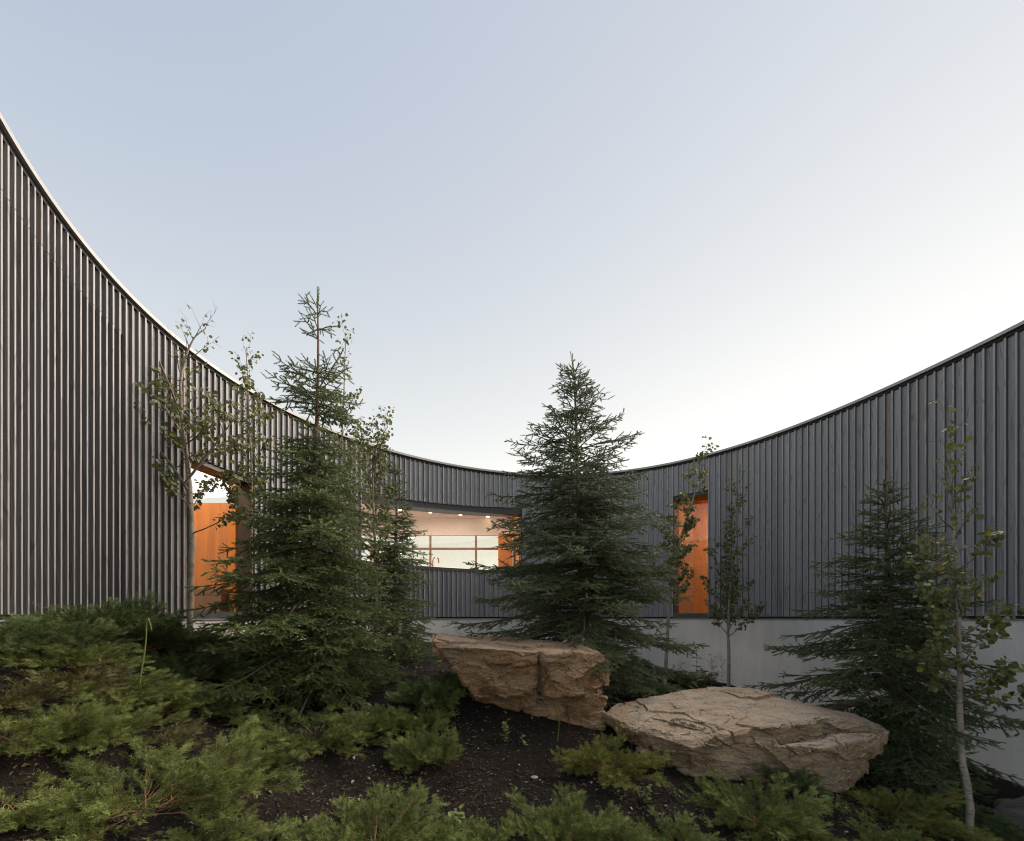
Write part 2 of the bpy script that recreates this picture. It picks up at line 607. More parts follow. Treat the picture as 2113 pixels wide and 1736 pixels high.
# ------------------------------------------------------------------ terrain
_gp = [(0, 1305, 3.18), (100, 1300, 3.8), (200, 1297, 4.45), (400, 1300, 5.95), (550, 1330, 7.3), (100, 1425, 2.9), (300, 1420, 3.9),
       (400, 1500, 3.6), (100, 1600, 2.5), (300, 1736, 2.2), (650, 1440, 5.2), (800, 1560, 4.0), (900, 1440, 5.0),
       (1150, 1490, 4.8), (1000, 1736, 2.8), (1200, 1600, 3.9), (1400, 1600, 4.0), (1720, 1630, 4.1), (1500, 1736, 3.3),
       (2000, 1736, 3.9), (2113, 1624, 5.41), (2003, 1586, 5.9), (1870, 1600, 5.4), (1505, 1420, 9.1), (1375, 1415, 8.5),
       (1300, 1430, 6.5), (950, 1335, 10.4), (1150, 1345, 10.8), (750, 1320, 8.5)]
_G = np.array([[(a - CX) / F * d, d, (HY - b) / F * d] for a, b, d in _gp] + [[0, 0, -1.6], [-3, 0.5, -1.1], [3, 0.5, -2.0], [5, 2.5, -2.25], [0, -4, -1.7]])


def _tps(r):
    return np.where(r > 1e-6, r * r * np.log(np.maximum(r, 1e-6)), 0)


_K = _tps(np.hypot(_G[:, None, 0] - _G[None, :, 0], _G[:, None, 1] - _G[None, :, 1])) + 0.25 * np.eye(len(_G))
_Pm = np.concatenate([np.ones((len(_G), 1)), _G[:, :2]], axis=1)
_big = np.block([[_K, _Pm], [_Pm.T, np.zeros((3, 3))]])
_sol = np.linalg.solve(_big, np.concatenate([_G[:, 2], np.zeros(3)]))


def ground_arr(x, y):
    x, y = np.asarray(x, float), np.asarray(y, float)
    r = np.hypot(x[..., None] - _G[:, 0], y[..., None] - _G[:, 1])
    z = _tps(r) @ _sol[:len(_G)] + _sol[-3] + _sol[-2] * x + _sol[-1] * y
    z = np.clip(z, -2.45, -0.06)
    far = np.clip((np.hypot(x - CXW, y - CYW) - 6.2) / 3.0, 0, 1)
    return z * (1 - far) + (-2.3) * far


def ground(x, y):
    return float(ground_arr(np.array([x]), np.array([y]))[0])


def hit(px, py):
    """Where the ray through a picture point meets the terrain."""
    d = np.arange(1.2, 12, 0.02)
    g = ground_arr((px - CX) / F * d, d)
    z = (HY - py) / F * d
    k = np.nonzero(z <= g)[0]
    dd = d[k[0]] if len(k) else 6.0
    return Vector(((px - CX) / F * dd, dd, ground((px - CX) / F * dd, dd)))


def axis_pts(lo, hi, step, far):
    a = list(np.arange(lo, hi + 1e-6, step))
    k, left, right = step, [], []
    while a[-1] + k < far:
        k *= 1.5
        a.append(a[-1] + k)
        left.append(0)
    b, k = [], step
    while lo - sum(b) - k > -far:
        k *= 1.5
        b.append(k)
    pre = list(lo - np.cumsum(b))[::-1]
    return np.array(pre + a)


gx = axis_pts(-5.2, 7.4, 0.045, 900)
gy = axis_pts(0.6, 12.0, 0.045, 900)
GX, GY = np.meshgrid(gx, gy)
GZ = ground_arr(GX, GY)
for i in range(GZ.shape[0]):
    for j in range(GZ.shape[1]):
        if -5.3 < GX[i, j] < 7.5 and 0.5 < GY[i, j] < 12:
            v = Vector((GX[i, j], GY[i, j], 0))
            GZ[i, j] += 0.035 * mnoise.fractal(v * 1.6, 1.0, 2.0, 4) + 0.012 * mnoise.noise(v * 14)
nx = len(gx)
idx = np.arange(GX.size).reshape(GX.shape)
quads = np.stack([idx[:-1, :-1], idx[:-1, 1:], idx[1:, 1:], idx[1:, :-1]], axis=-1).reshape(-1, 4)
gm = mesh_np('ground', np.stack([GX, GY, GZ], axis=-1).reshape(-1, 3), quads, M_SOIL, smooth=True)
link('ground', gm, kind='structure')

# ------------------------------------------------------------------ the building
bld = thing('curved_house', (CXW, CYW + 5.6, -2.3), 'low curved house with dark vertical fin cladding above a concrete base', 'house')
bld_inv = Matrix.Translation(-Vector(bld.location))


def bpart(name, me, loc=(0, 0, 0), rz=0.0, parent=None):
    o = link(name, me, parent or bld)
    o.location = Vector(loc) - (Vector(bld.location) if parent is None else Vector((0, 0, 0)))
    o.rotation_euler = (0, 0, rz)
    return o


W1 = (fin_at(389), fin_at(521), 0.0, 2.46)
W2 = (fin_at(742), fin_at(1078), 1.27, 2.95)
W3 = (fin_at(1391), fin_at(1461), 0.0, 3.13)
OPEN = [W1, W2, W3]


def head_z(i, a, b, z1):
    """The head of the window band climbs a little from left to right."""
    return z1 if a != W2[0] else 2.85 + 0.20 * (i - a) / (b - a)


def zspans(i, lo, hi):
    for a, b, z0, z1 in OPEN:
        if a <= i < b:
            out = []
            if z0 - 0.06 > lo + 0.1:
                out.append((lo, z0 - 0.06))
            out.append((round(head_z(i + 0.5, a, b, z1), 3), hi))
            return out
    return [(lo, hi)]


def on_edge(i):
    """A fin standing on the edge of an opening keeps its full height."""
    for a, b, z0, z1 in OPEN:
        if a < i < b:
            return False
    return True


_cache = {}


def cached_box(kind, lo, hi, mat):
    key = (kind,) + tuple(round(v, 4) for v in lo + hi)
    if key not in _cache:
        _cache[key] = box_mesh(kind, lo, hi, mat, 0.003 if kind == 'fin' else 0)
    return _cache[key]


JOINT = 3.45
DEEP_TO = fin_at(247)
TOPZ = H - 0.10
for i in range(NF):
    x, y = FXY[i]
    x2, y2 = FXY[i + 1]
    a = math.atan2(y2 - y, x2 - x)
    gap = round(math.hypot(x2 - x, y2 - y) - 0.0005, 3)
    fw = round(gap * 0.115, 3)
    # fin
    spans = [(0.025, TOPZ)] if on_edge(i) else zspans(i, 0.025, TOPZ)
    dt = 0.004 * math.sin(i * 12.9898) * 1.5
    if i < DEEP_TO:
        spans = [(0.025, JOINT - 0.0015), (JOINT + 0.0015, TOPZ)]
    for k, (z0, z1) in enumerate(spans):
        back = 0.055 if (i < DEEP_TO and k == 0) else -0.002
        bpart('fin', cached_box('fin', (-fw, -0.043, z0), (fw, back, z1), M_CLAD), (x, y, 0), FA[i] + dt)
    # board between this fin and the next
    if i < DEEP_TO:
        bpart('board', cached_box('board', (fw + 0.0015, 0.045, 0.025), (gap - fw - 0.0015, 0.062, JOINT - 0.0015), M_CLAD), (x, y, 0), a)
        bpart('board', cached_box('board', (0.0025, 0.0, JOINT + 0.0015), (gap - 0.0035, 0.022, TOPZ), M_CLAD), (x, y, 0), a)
        continue
    for z0, z1 in zspans(i, 0.025, TOPZ):
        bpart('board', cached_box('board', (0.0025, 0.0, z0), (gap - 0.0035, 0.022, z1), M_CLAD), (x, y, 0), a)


def ring_mesh(name, i0, i1, y0, y1, z0, z1, mat, step=1, spans=None):
    """A curved strip of rectangular section between two fins (local y runs outward)."""
    nrm = np.stack([-np.sin(FA), np.cos(FA)], axis=1)
    V, Q = [], []
    ids = list(range(i0, i1, step)) + [i1]
    for i in ids:
        p = FXY[i]
        za, zb = (f_(i) if callable(f_) else f_ for f_ in (z0, z1))
        for yy, zz in ((y0, za), (y1, za), (y1, zb), (y0, zb)):
            q = p + nrm[i] * yy
            V.append((q[0], q[1], zz))
    for k in range(len(ids) - 1):
        a, b = 4 * k, 4 * k + 4
        for j in range(4):
            jj = (j + 1) % 4
            Q.append((a + j, a + jj, b + jj, b + j))
    Q.append((0, 3, 2, 1))
    e = 4 * (len(ids) - 1)
    Q.append((e, e + 1, e + 2, e + 3))
    me = mesh_np(name, np.array(V), np.array(Q), mat)
    bm = bmesh.new(); bm.from_mesh(me)
    bmesh.ops.recalc_face_normals(bm, faces=bm.faces)
    bm.to_mesh(me); bm.free()
    return me


# wall core in straight runs around the openings
runs = []
prev = 0
for a, b, z0, z1 in OPEN:
    runs.append((prev, a, 0.0, H - 0.05))
    if z0 > 0.2:
        runs.append((a, b, 0.0, z0 - 0.05))
    runs.append((a, b, (z1 if a != W2[0] else 3.06) + 0.004, H - 0.05))
    prev = b
runs.append((prev, NF, 0.0, H - 0.05))
runs[0:1] = [(0, DEEP_TO, 0.0, H - 0.05), (DEEP_TO, runs[0][1], 0.0, H - 0.05)]
for a, b, z0, z1 in runs:
    bpart('wall_core', ring_mesh('wall_core', a, b, 0.066 if b == DEEP_TO else 0.026, 0.34, z0 if z0 > 0.1 else -0.034, z1, M_BACK))
bpart('concrete_base', ring_mesh('concrete_base', 0, NF, -0.035, 0.34, -3.2, -0.035, M_CONC))
bpart('base_flashing', ring_mesh('base_flashing', 0, NF, -0.055, 0.022, -0.032, -0.018, M_COPE))
bpart('coping', ring_mesh('coping', 0, NF, -0.070, 0.42, H - 0.048, H, M_COPE))
bpart('drip_edge', ring_mesh('drip_edge', 0, NF, -0.03, 0.03, H - 0.098, H - 0.049, M_BACK))
bpart('roof', ring_mesh('roof', 0, NF, 0.425, 1.6, H - 0.30, H - 0.06, M_BACK))


def world_box(name, lo, hi, mat, parent=None, bevel=0):
    return bpart(name, box_mesh(name, lo, hi, mat, bevel), (0, 0, 0), 0, parent)


def wall_quad(name, p0, p1, z0, z1, mat, th=0.06):
    """A thin upright slab from p0 to p1 (thickness to the left of the run)."""
    p0, p1 = np.array(p0, float), np.array(p1, float)
    t = (p1 - p0) / np.linalg.norm(p1 - p0)
    n_ = np.array([-t[1], t[0]]) * th
    bm = bmesh.new()
    c = [p0, p1, p1 + n_, p0 + n_]
    lo = [bm.verts.new((*q, z0)) for q in c]
    hi = [bm.verts.new((*q, z1)) for q in c]
    bm.faces.new(lo); bm.faces.new(hi)
    for k in range(4):
        bm.faces.new((lo[k], lo[(k + 1) % 4], hi[(k + 1) % 4], hi[k]))
    return bpart(name, mesh_bm(name, bm, mat))


def poly_slab(name, pts, z0, z1, mat):
    bm = bmesh.new()
    lo = [bm.verts.new((*q, z0)) for q in pts]
    hi = [bm.verts.new((*q, z1)) for q in pts]
    bm.faces.new(lo); bm.faces.new(hi)
    k = len(pts)
    for i in range(k):
        bm.faces.new((lo[i], lo[(i + 1) % k], hi[(i + 1) % k], hi[i]))
    return bpart(name, mesh_bm(name, bm, mat))


def window(a, b, z0, z1, sill_h, depth=0.2, label=None, back=0.335, head=0.075):
    w = link('window', None, bld)
    if label:
        w['label'] = label
    def wp(name, me):
        o = link(name, me, w)
        o.location = -Vector(bld.location)
        return o
    zt = z1 if a != W2[0] else 3.06
    wp('head', ring_mesh('head', a, b, 0.0265, back, lambda i: head_z(i, a, b, z1) - head, zt - 0.001, M_FRAME))
    wp('sill', ring_mesh('sill', a, b, -0.03, back, z0 - 0.055, z0 + sill_h, M_SILL))
    nrm = np.stack([-np.sin(FA), np.cos(FA)], axis=1)
    for i, s in ((a, 1), (b, -1)):
        bm = bmesh.new()
        box_bm(bm, (0.0, 0.003, z0 + sill_h + 0.001), (0.035 * s, back - 0.001, head_z(i, a, b, z1) - head - 0.003))
        o = link('jamb', mesh_bm('jamb', bm, M_FRAME), w)
        o.location = Vector((FXY[i][0], FXY[i][1], 0)) - Vector(bld.location)
        o.rotation_euler = (0, 0, FA[i])
    wp('pane', ring_mesh('pane', a, b, depth, depth + 0.006, z0 + sill_h + 0.002, lambda i: head_z(i, a, b, z1) - head - 0.002, M_GLASS, step=max(1, b - a)))
    return w


window(*W1, 0.10, 0.22, 'tall window with fir panelling and bright sky behind the glass')
window(*W2, 0.03, 0.22, 'long horizontal window band in the middle of the curve', 0.335, 0.17)
window(*W3, 0.11, 0.46, 'narrow tall window with a deep dark reveal', 0.52)

# --- room behind the left window
world_box('interior_panel', (-8.2, 7.60, 0.0), (-4.62, 7.68, 2.17), M_ORANGE)
_w1 = FXY[W1[1]] + np.array([-math.sin(FA[W1[1]]), math.cos(FA[W1[1]])]) * 0.345
wall_quad('interior_panel', _w1, (-5.27, 7.59), 0.0, 3.62, M_ORANGE)
wall_quad('interior_wall', (-8.2, 7.6), (-8.2, 5.2), 0.0, 3.62, M_ORANGE)
poly_slab('interior_ceiling', [(-8.2, 7.7), (-8.2, 5.0), (-5.05, 5.0), (-4.75, 7.7)], 3.62, 3.69, M_WHITE)
poly_slab('interior_floor', [(-8.2, 7.7), (-8.2, 5.0), (-5.05, 5.0), (-4.75, 7.7)], -0.06, 0.01, M_FLOOR)
world_box('ground_reflection', (-6.3, 7.35, 0.011), (-5.80, 7.595, 0.42), M_ORANGE)  # low boxes stand in for the ground's reflection in the glass
world_box('ground_reflection', (-5.795, 7.35, 0.011), (-5.32, 7.595, 0.42), M_BROWN)
world_box('ground_reflection_top', (-6.3, 7.345, 0.423), (-5.32, 7.597, 0.53), M_BROWN)

# --- room behind the window band
CE = 3.60
BZ = 14.5
world_box('interior_wall', (-8.0, BZ, 2.97), (0.3, BZ + 0.1, CE), M_WHITE)
world_box('interior_wall', (-8.0, BZ, 0.0), (0.3, BZ + 0.1, 1.25), M_WHITE)
poly_slab('interior_ceiling', [(-8.0, BZ + 0.2), (-5.6, 9.9), (-3.2, 10.9), (-0.5, 11.35), (0.35, 11.4), (0.35, BZ + 0.2)], CE, CE + 0.08, M_WHITE)
poly_slab('interior_floor', [(-8.0, BZ), (-5.0, 9.2), (-3.2, 10.6), (-0.5, 11.3), (0.35, 11.4), (0.35, BZ)], 0.0, 0.05, M_FLOOR)
_w2 = FXY[W2[1]] + np.array([-math.sin(FA[W2[1]]), math.cos(FA[W2[1]])]) * 0.33
wall_quad('interior_panel', _w2, (-0.1, BZ), 0.06, CE, M_ORANGE, -0.05)
wall_quad('interior_wall', (-5.6, 9.95), (-8.0, BZ), 0.06, CE, M_WHITE, 0.05)
world_box('cabinet', (-0.43, 12.5, 0.06), (0.0, 13.2, 2.62), M_ORANGE, None, 0.006)
for mx_ in (-7.2, -5.1, -2.95, -1.30):
    world_box('mullion', (mx_ - 0.035, BZ + 0.01, 1.252), (mx_ + 0.035, BZ + 0.09, 2.968), M_MULL)
for k, (a_, b_) in enumerate(((-7.16, -5.14), (-5.06, -2.99), (-2.91, -1.34), (-1.26, 0.28))):
    world_box('transom', (a_, BZ + 0.015, 2.46), (b_, BZ + 0.085, 2.53), M_MULL)
for k, (a_, b_) in enumerate(((-7.16, -5.14), (-5.06, -2.99), (-2.91, -1.34), (-1.26, 0.28))):
    world_box('pane', (a_, BZ + 0.045, 1.253), (b_, BZ + 0.051, 2.455), M_GLASS)
    world_box('pane', (a_, BZ + 0.045, 2.535), (b_, BZ + 0.051, 2.965), M_GLASS)

# --- room behind the right window
_w3 = FXY[W3[0]] + np.array([-math.sin(FA[W3[0]]), math.cos(FA[W3[0]])]) * 0.50
wall_quad('interior_panel', _w3, (5.30, 11.75), 0.02, 3.45, M_BROWN, 0.05)  # shade on this side wall is put into its brown colour
wall_quad('interior_panel', (5.30, 11.75), (7.2, 10.9), 0.02, 3.45, M_ORANGE, 0.05)
wall_quad('interior_wall', (7.2, 10.9), (6.2, 9.2), 0.02, 3.45, M_ORANGE, 0.05)
poly_slab('interior_ceiling', [(4.2, 10.45), (5.3, 12.0), (7.4, 10.95), (6.25, 9.15), (5.0, 10.05)], 3.46, 3.52, M_WHITE)
poly_slab('interior_floor', [(4.2, 10.45), (5.3, 12.0), (7.4, 10.95), (6.25, 9.15), (5.0, 10.05)], -0.02, 0.015, M_FLOOR)

# lit ceiling lamps seen through the window band
M_LAMP = mat_emit('lamp_glow', (1.0, 0.78, 0.5), 9.0)
M_RIM = mat_plain('lamp_rim', (0.7, 0.68, 0.64), 0.5)
_ords = ['leftmost', 'second from left', 'third from left', 'rightmost']
for k, (px, py) in enumerate(((825, 1052), (888, 1057), (950, 1062), (1007, 1066))):
    d = CE * F / (HY - py)
    p = P(px, py, d)
    t = thing('downlight', (p.x, p.y, CE), f'{_ords[k]} of the four lit downlights in the ceiling behind the window band', 'downlight', 'downlights behind the window band')
    bm = bmesh.new()
    bmesh.ops.create_cone(bm, cap_ends=True, segments=16, radius1=0.05, radius2=0.05, depth=0.012)
    o = link('lamp_disc', mesh_bm('lamp_disc', bm, M_LAMP), t); o.location = (0, 0, -0.010)
    bm = bmesh.new()
    bmesh.ops.create_cone(bm, cap_ends=True, segments=16, radius1=0.068, radius2=0.068, depth=0.008)
    o = link('rim', mesh_bm('rim', bm, M_RIM), t); o.location = (0, 0, -0.0045)


def room_light(loc, power, size, col=(1.0, 0.76, 0.52)):
    """An area light added to brighten a room, unseen behind the window head."""
    ld = bpy.data.lights.new('room_fill', 'AREA')  # added fill, out of view, brightens the interior
    ld.energy = power
    ld.shape = 'DISK'
    ld.size = size
    ld.color = col
    o = bpy.data.objects.new('room_fill', ld)
    COL.objects.link(o)
    o.location = loc


room_light((-6.4, 6.3, 3.6), 56, 0.5)
room_light((-2.2, 11.75, 3.58), 70, 0.5, (1.0, 0.84, 0.70))
room_light((-4.6, 11.1, 3.58), 60, 0.5, (1.0, 0.84, 0.70))
room_light((6.6, 10.5, 3.42), 44, 0.5)

# copper gooseneck faucet standing behind the band window
fp = P(893, 1166, 11.45)
t = thing('faucet', (fp.x, fp.y, 1.29), 'slim copper gooseneck faucet standing behind the window band', 'faucet')
pts = [(0, 0, 0), (0, 0, 0.22), (0.0, 0, 0.30)] + [(0.085 - 0.085 * math.cos(a), 0, 0.34 + 0.085 * math.sin(a)) for a in np.linspace(0.3, math.pi, 9)] + [(0.17, 0, 0.27)]
v, q = tube_path(pts, [0.016] * len(pts), 8)
link('spout', mesh_np('spout', v, q, M_BRASS, True), t)
v, q = tube_path([(0, 0, -0.01), (0, 0, 0.03)], [0.03, 0.026], 12)
link('foot', mesh_np('foot', v, q, M_BRASS, True), t)
world_box('counter', (-4.4, 11.3, 1.19), (-0.6, 11.8, 1.285), M_WHITE)

# ------------------------------------------------------------------ plant materials
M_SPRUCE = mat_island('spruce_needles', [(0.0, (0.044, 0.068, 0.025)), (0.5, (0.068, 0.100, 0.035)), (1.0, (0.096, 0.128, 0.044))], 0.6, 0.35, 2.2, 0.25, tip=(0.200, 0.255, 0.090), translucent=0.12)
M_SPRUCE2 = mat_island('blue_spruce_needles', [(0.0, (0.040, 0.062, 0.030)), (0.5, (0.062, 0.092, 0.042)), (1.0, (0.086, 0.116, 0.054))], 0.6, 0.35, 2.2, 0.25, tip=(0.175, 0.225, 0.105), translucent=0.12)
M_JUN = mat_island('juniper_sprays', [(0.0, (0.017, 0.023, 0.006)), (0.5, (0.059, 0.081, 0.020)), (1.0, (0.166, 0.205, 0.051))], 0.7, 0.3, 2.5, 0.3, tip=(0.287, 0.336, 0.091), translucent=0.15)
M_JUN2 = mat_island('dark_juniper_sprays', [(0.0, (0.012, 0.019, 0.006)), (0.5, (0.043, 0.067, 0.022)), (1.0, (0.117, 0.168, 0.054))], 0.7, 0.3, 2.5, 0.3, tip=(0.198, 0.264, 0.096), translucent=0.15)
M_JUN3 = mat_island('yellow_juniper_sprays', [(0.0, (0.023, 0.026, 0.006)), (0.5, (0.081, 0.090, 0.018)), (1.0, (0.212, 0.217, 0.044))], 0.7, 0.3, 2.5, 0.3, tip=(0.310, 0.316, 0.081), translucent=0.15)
M_LEAF = mat_island('aspen_leaf', [(0.0, (0.075, 0.094, 0.024)), (0.5, (0.118, 0.134, 0.034)), (0.93, (0.168, 0.172, 0.048)), (1.0, (0.29, 0.22, 0.045))], 0.55, 0.25, None, 0, translucent=0.28, back=(0.15, 0.168, 0.085))
M_WEED = mat_island('weed_leaf', [(0.0, (0.115, 0.155, 0.041)), (0.6, (0.169, 0.209, 0.061)), (1.0, (0.230, 0.257, 0.081))], 0.6, 0.3, None, 0, translucent=0.2)
M_SBARK = mat_bark('spruce_bark', (0.09, 0.062, 0.045), (0.17, 0.125, 0.095))
M_JBARK = mat_bark('juniper_bark', (0.16, 0.085, 0.045), (0.27, 0.16, 0.09))
M_ABARK = mat_bark('aspen_bark', (0.20, 0.178, 0.145), (0.33, 0.30, 0.25), (0.05, 0.042, 0.035))
M_ATWIG = mat_bark('aspen_twig', (0.10, 0.075, 0.055), (0.20, 0.16, 0.12))
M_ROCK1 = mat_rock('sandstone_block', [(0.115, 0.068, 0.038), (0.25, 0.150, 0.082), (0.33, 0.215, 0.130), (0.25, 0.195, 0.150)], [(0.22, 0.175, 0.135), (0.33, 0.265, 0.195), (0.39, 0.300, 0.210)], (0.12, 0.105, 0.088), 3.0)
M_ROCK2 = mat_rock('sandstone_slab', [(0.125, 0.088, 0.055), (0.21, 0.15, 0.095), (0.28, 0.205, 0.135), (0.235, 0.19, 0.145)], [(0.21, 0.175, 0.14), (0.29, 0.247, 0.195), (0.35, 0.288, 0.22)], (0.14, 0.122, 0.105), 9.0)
M_ROCK3 = mat_rock('grey_rock', [(0.05, 0.045, 0.04), (0.08, 0.072, 0.065), (0.11, 0.10, 0.09), (0.09, 0.082, 0.075)], [(0.07, 0.065, 0.06), (0.10, 0.09, 0.085), (0.12, 0.11, 0.10)], (0.05, 0.045, 0.04), 5.0)

# ------------------------------------------------------------------ boulders


def hull(pts):
    bm = bmesh.new()
    for p in pts:
        bm.verts.new(p)
    r = bmesh.ops.convex_hull(bm, input=bm.verts[:])
    junk = [g for g in r['geom_interior'] + r['geom_unused'] if isinstance(g, bmesh.types.BMVert)]
    if junk:
        bmesh.ops.delete(bm, geom=list(set(junk)), context='VERTS')
    bmesh.ops.recalc_face_normals(bm, faces=bm.faces)
    me = bpy.data.meshes.new('chunk')
    bm.to_mesh(me)
    bm.free()
    o = bpy.data.objects.new('chunk', me)
    COL.objects.link(o)
    return o


def carve_union(adds, cuts, voxel):
    """One closed surface from convex chunks, less the cut chunks."""
    base = adds[0]
    for o in adds[1:]:
        m = base.modifiers.new('u', 'BOOLEAN'); m.operation = 'UNION'; m.object = o; m.solver = 'EXACT'
    for o in cuts:
        m = base.modifiers.new('d', 'BOOLEAN'); m.operation = 'DIFFERENCE'; m.object = o; m.solver = 'EXACT'
    m = base.modifiers.new('r', 'REMESH'); m.mode = 'VOXEL'; m.voxel_size = voxel
    dg = bpy.context.evaluated_depsgraph_get()
    dg.update()
    me = bpy.data.meshes.new_from_object(base.evaluated_get(dg))
    for o in adds + cuts:
        bpy.data.objects.remove(o)
    return me


def weather(me, seed, facets=((2.2, 0.085, 0.20), (6.0, 0.030, 0.20), (19.0, 0.009, 0.20)), flat=1.7, grain=0.004):
    """Angular breakage: every noise cell is its own tilted, offset facet; beds lie flat."""
    off = Vector((seed * 7.1, seed * 3.3, seed * 5.7))
    nv = len(me.vertices)
    co = np.empty(nv * 3, np.float32); me.vertices.foreach_get('co', co)
    no = np.empty(nv * 3, np.float32); me.vertices.foreach_get('normal', no)
    co, no = co.reshape(-1, 3), no.reshape(-1, 3)
    out = co.copy()
    cache = {}
    for i in range(nv):
        p = Vector(co[i].tolist()) + off
        w = Vector((mnoise.noise(p * 4), mnoise.noise(p * 4 + off), mnoise.noise(p * 4 - off))) * 0.05
        q0 = p + w + Vector((mnoise.noise(p * 17), mnoise.noise(p * 17 + off), 0)) * 0.012
        d = 0.0
        for k, (sc, am, tl) in enumerate(facets):
            q = Vector((q0.x * sc, q0.y * sc, q0.z * sc * flat))
            c = mnoise.voronoi(q)[1][0]
            key = (k, round(c.x, 4), round(c.y, 4), round(c.z, 4))
            h = cache.get(key)
            if h is None:
                rr = random.Random(hash(key))
                h = (rr.uniform(-1, 1), Vector((rr.gauss(0, 1), rr.gauss(0, 1), rr.gauss(0, 0.5))).normalized())
                cache[key] = h
            d += am * 0.5 * h[0] + tl * (1.0 / sc) * 0.45 * h[1].dot(q - c)
        d *= 1.0 - 0.62 * max(0.0, float(no[i][2]) - 0.25) / 0.75
        d += grain * mnoise.fractal(p * 30.0, 0.8, 2.1, 3)
        d += 0.010 * mnoise.fractal(Vector((p.x * 3.0, p.y * 9.0, p.z * 9.0)), 0.9, 2.1, 4)
        rg = 1 - abs(mnoise.noise(Vector((q0.x * 2.2, q0.y * 2.2, q0.z * 7.0)) + off))
        if rg > 0.972:
            d -= 0.022 * (rg - 0.972) / 0.028 * (1.0 if no[i][2] < 0.6 else 0.35)
        out[i] += no[i] * d
    me.vertices.foreach_set('co', out.ravel())
    me.update()


def boulder(name, adds, cuts, voxel, mat, seed, label, **kw):
    A = [hull(p) for p in adds]
    C = [hull(p) for p in cuts]
    me = carve_union(A, C, voxel)
    co = np.empty(len(me.vertices) * 3, np.float32)
    me.vertices.foreach_get('co', co)
    co = co.reshape(-1, 3)
    c = Vector(((co[:, 0].min() + co[:, 0].max()) / 2, (co[:, 1].min() + co[:, 1].max()) / 2, co[:, 2].min()))
    me.vertices.foreach_set('co', (co - np.array(c)).ravel().astype(np.float32))
    me.update()
    weather(me, seed, **kw)
    me.polygons.foreach_set('use_smooth', np.zeros(len(me.polygons), dtype=bool))
    me.materials.clear()
    me.materials.append(mat)
    me.name = name
    o = link(name, me, label=label, category='boulder')
    o.location = c
    return o


# upright block with a shelf-like top
B1_adds = [
    [P(893, 1322, 4.85), P(900, 1338, 4.75), P(965, 1337, 4.62), P(1120, 1347, 4.55), P(905, 1309, 5.7), P(1000, 1317, 5.7), P(1135, 1321, 5.7),
     P(985, 1436, 4.85), P(1045, 1432, 4.72), P(1120, 1425, 4.70), P(1000, 1440, 5.5), P(1135, 1440, 5.5), P(910, 1350, 5.3)],
    [P(1112, 1343, 4.56), P(1130, 1352, 4.46), P(1190, 1346, 4.44), P(1236, 1352, 4.62), P(1253, 1378, 4.85), P(1130, 1321, 5.6), P(1215, 1325, 5.5), P(1252, 1350, 5.2),
     P(1112, 1436, 4.66), P(1150, 1441, 4.50), P(1195, 1432, 4.50), P(1248, 1422, 4.72), P(1254, 1400, 4.9), P(1245, 1430, 5.2), P(1130, 1440, 5.5)],
    [P(1090, 1440, 4.86), P(1195, 1436, 4.74), P(1222, 1424, 4.70), P(1247, 1430, 4.80), P(1242, 1505, 4.80), P(1195, 1510, 4.76), P(1080, 1515, 4.95), P(1245, 1440, 5.3), P(1242, 1500, 5.3), P(1000, 1430, 5.6), P(985, 1515, 5.5)],
    [P(960, 1430, 5.1), P(1040, 1436, 4.95), P(1110, 1436, 4.9), P(965, 1510, 5.15), P(1100, 1515, 4.98), P(960, 1430, 5.7), P(1110, 1430, 5.7), P(965, 1500, 5.7), P(1110, 1500, 5.7)],
]
B1_cuts = [
    [P(1105, 1352, 4.38), P(1120, 1352, 4.38), P(1112, 1350, 4.74), P(1100, 1450, 4.38), P(1130, 1450, 4.38), P(1112, 1450, 4.90)],
    [P(985, 1360, 4.2), P(1108, 1368, 4.2), P(985, 1425, 4.2), P(1108, 1418, 4.2), P(1000, 1375, 4.70), P(1108, 1372, 4.66), P(1010, 1412, 4.73), P(1108, 1410, 4.70)],
]
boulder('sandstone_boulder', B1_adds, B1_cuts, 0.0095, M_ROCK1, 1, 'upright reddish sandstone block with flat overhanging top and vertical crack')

B2_adds = [
    [P(1244, 1470, 4.75), P(1271, 1450, 5.0), P(1351, 1434, 5.2), P(1462, 1418, 5.35), P(1520, 1418, 5.35), P(1551, 1431, 5.3), P(1607, 1449, 5.1), P(1672, 1452, 5.0), P(1764, 1473, 4.75), P(1818, 1497, 4.5), P(1826, 1511, 4.4),
     P(1314, 1506, 4.36), P(1430, 1545, 4.0), P(1486, 1513, 4.08), P(1576, 1499, 4.10), P(1720, 1478, 4.36), P(1422, 1600, 4.06), P(1585, 1622, 4.05), P(1330, 1600, 4.5),
     P(1260, 1500, 4.8), P(1724, 1560, 4.2), P(1812, 1545, 4.35), P(1700, 1640, 4.3), P(1760, 1600, 4.45), P(1500, 1560, 5.3), P(1700, 1580, 5.2)],
    [P(1550, 1520, 4.04), P(1600, 1560, 4.0), P(1690, 1545, 4.02), P(1822, 1515, 4.3), P(1815, 1556, 4.36), P(1764, 1590, 4.2), P(1724, 1630, 4.12), P(1640, 1630, 4.1), P(1700, 1540, 4.6), P(1800, 1550, 4.7), P(1700, 1630, 4.6)],
]
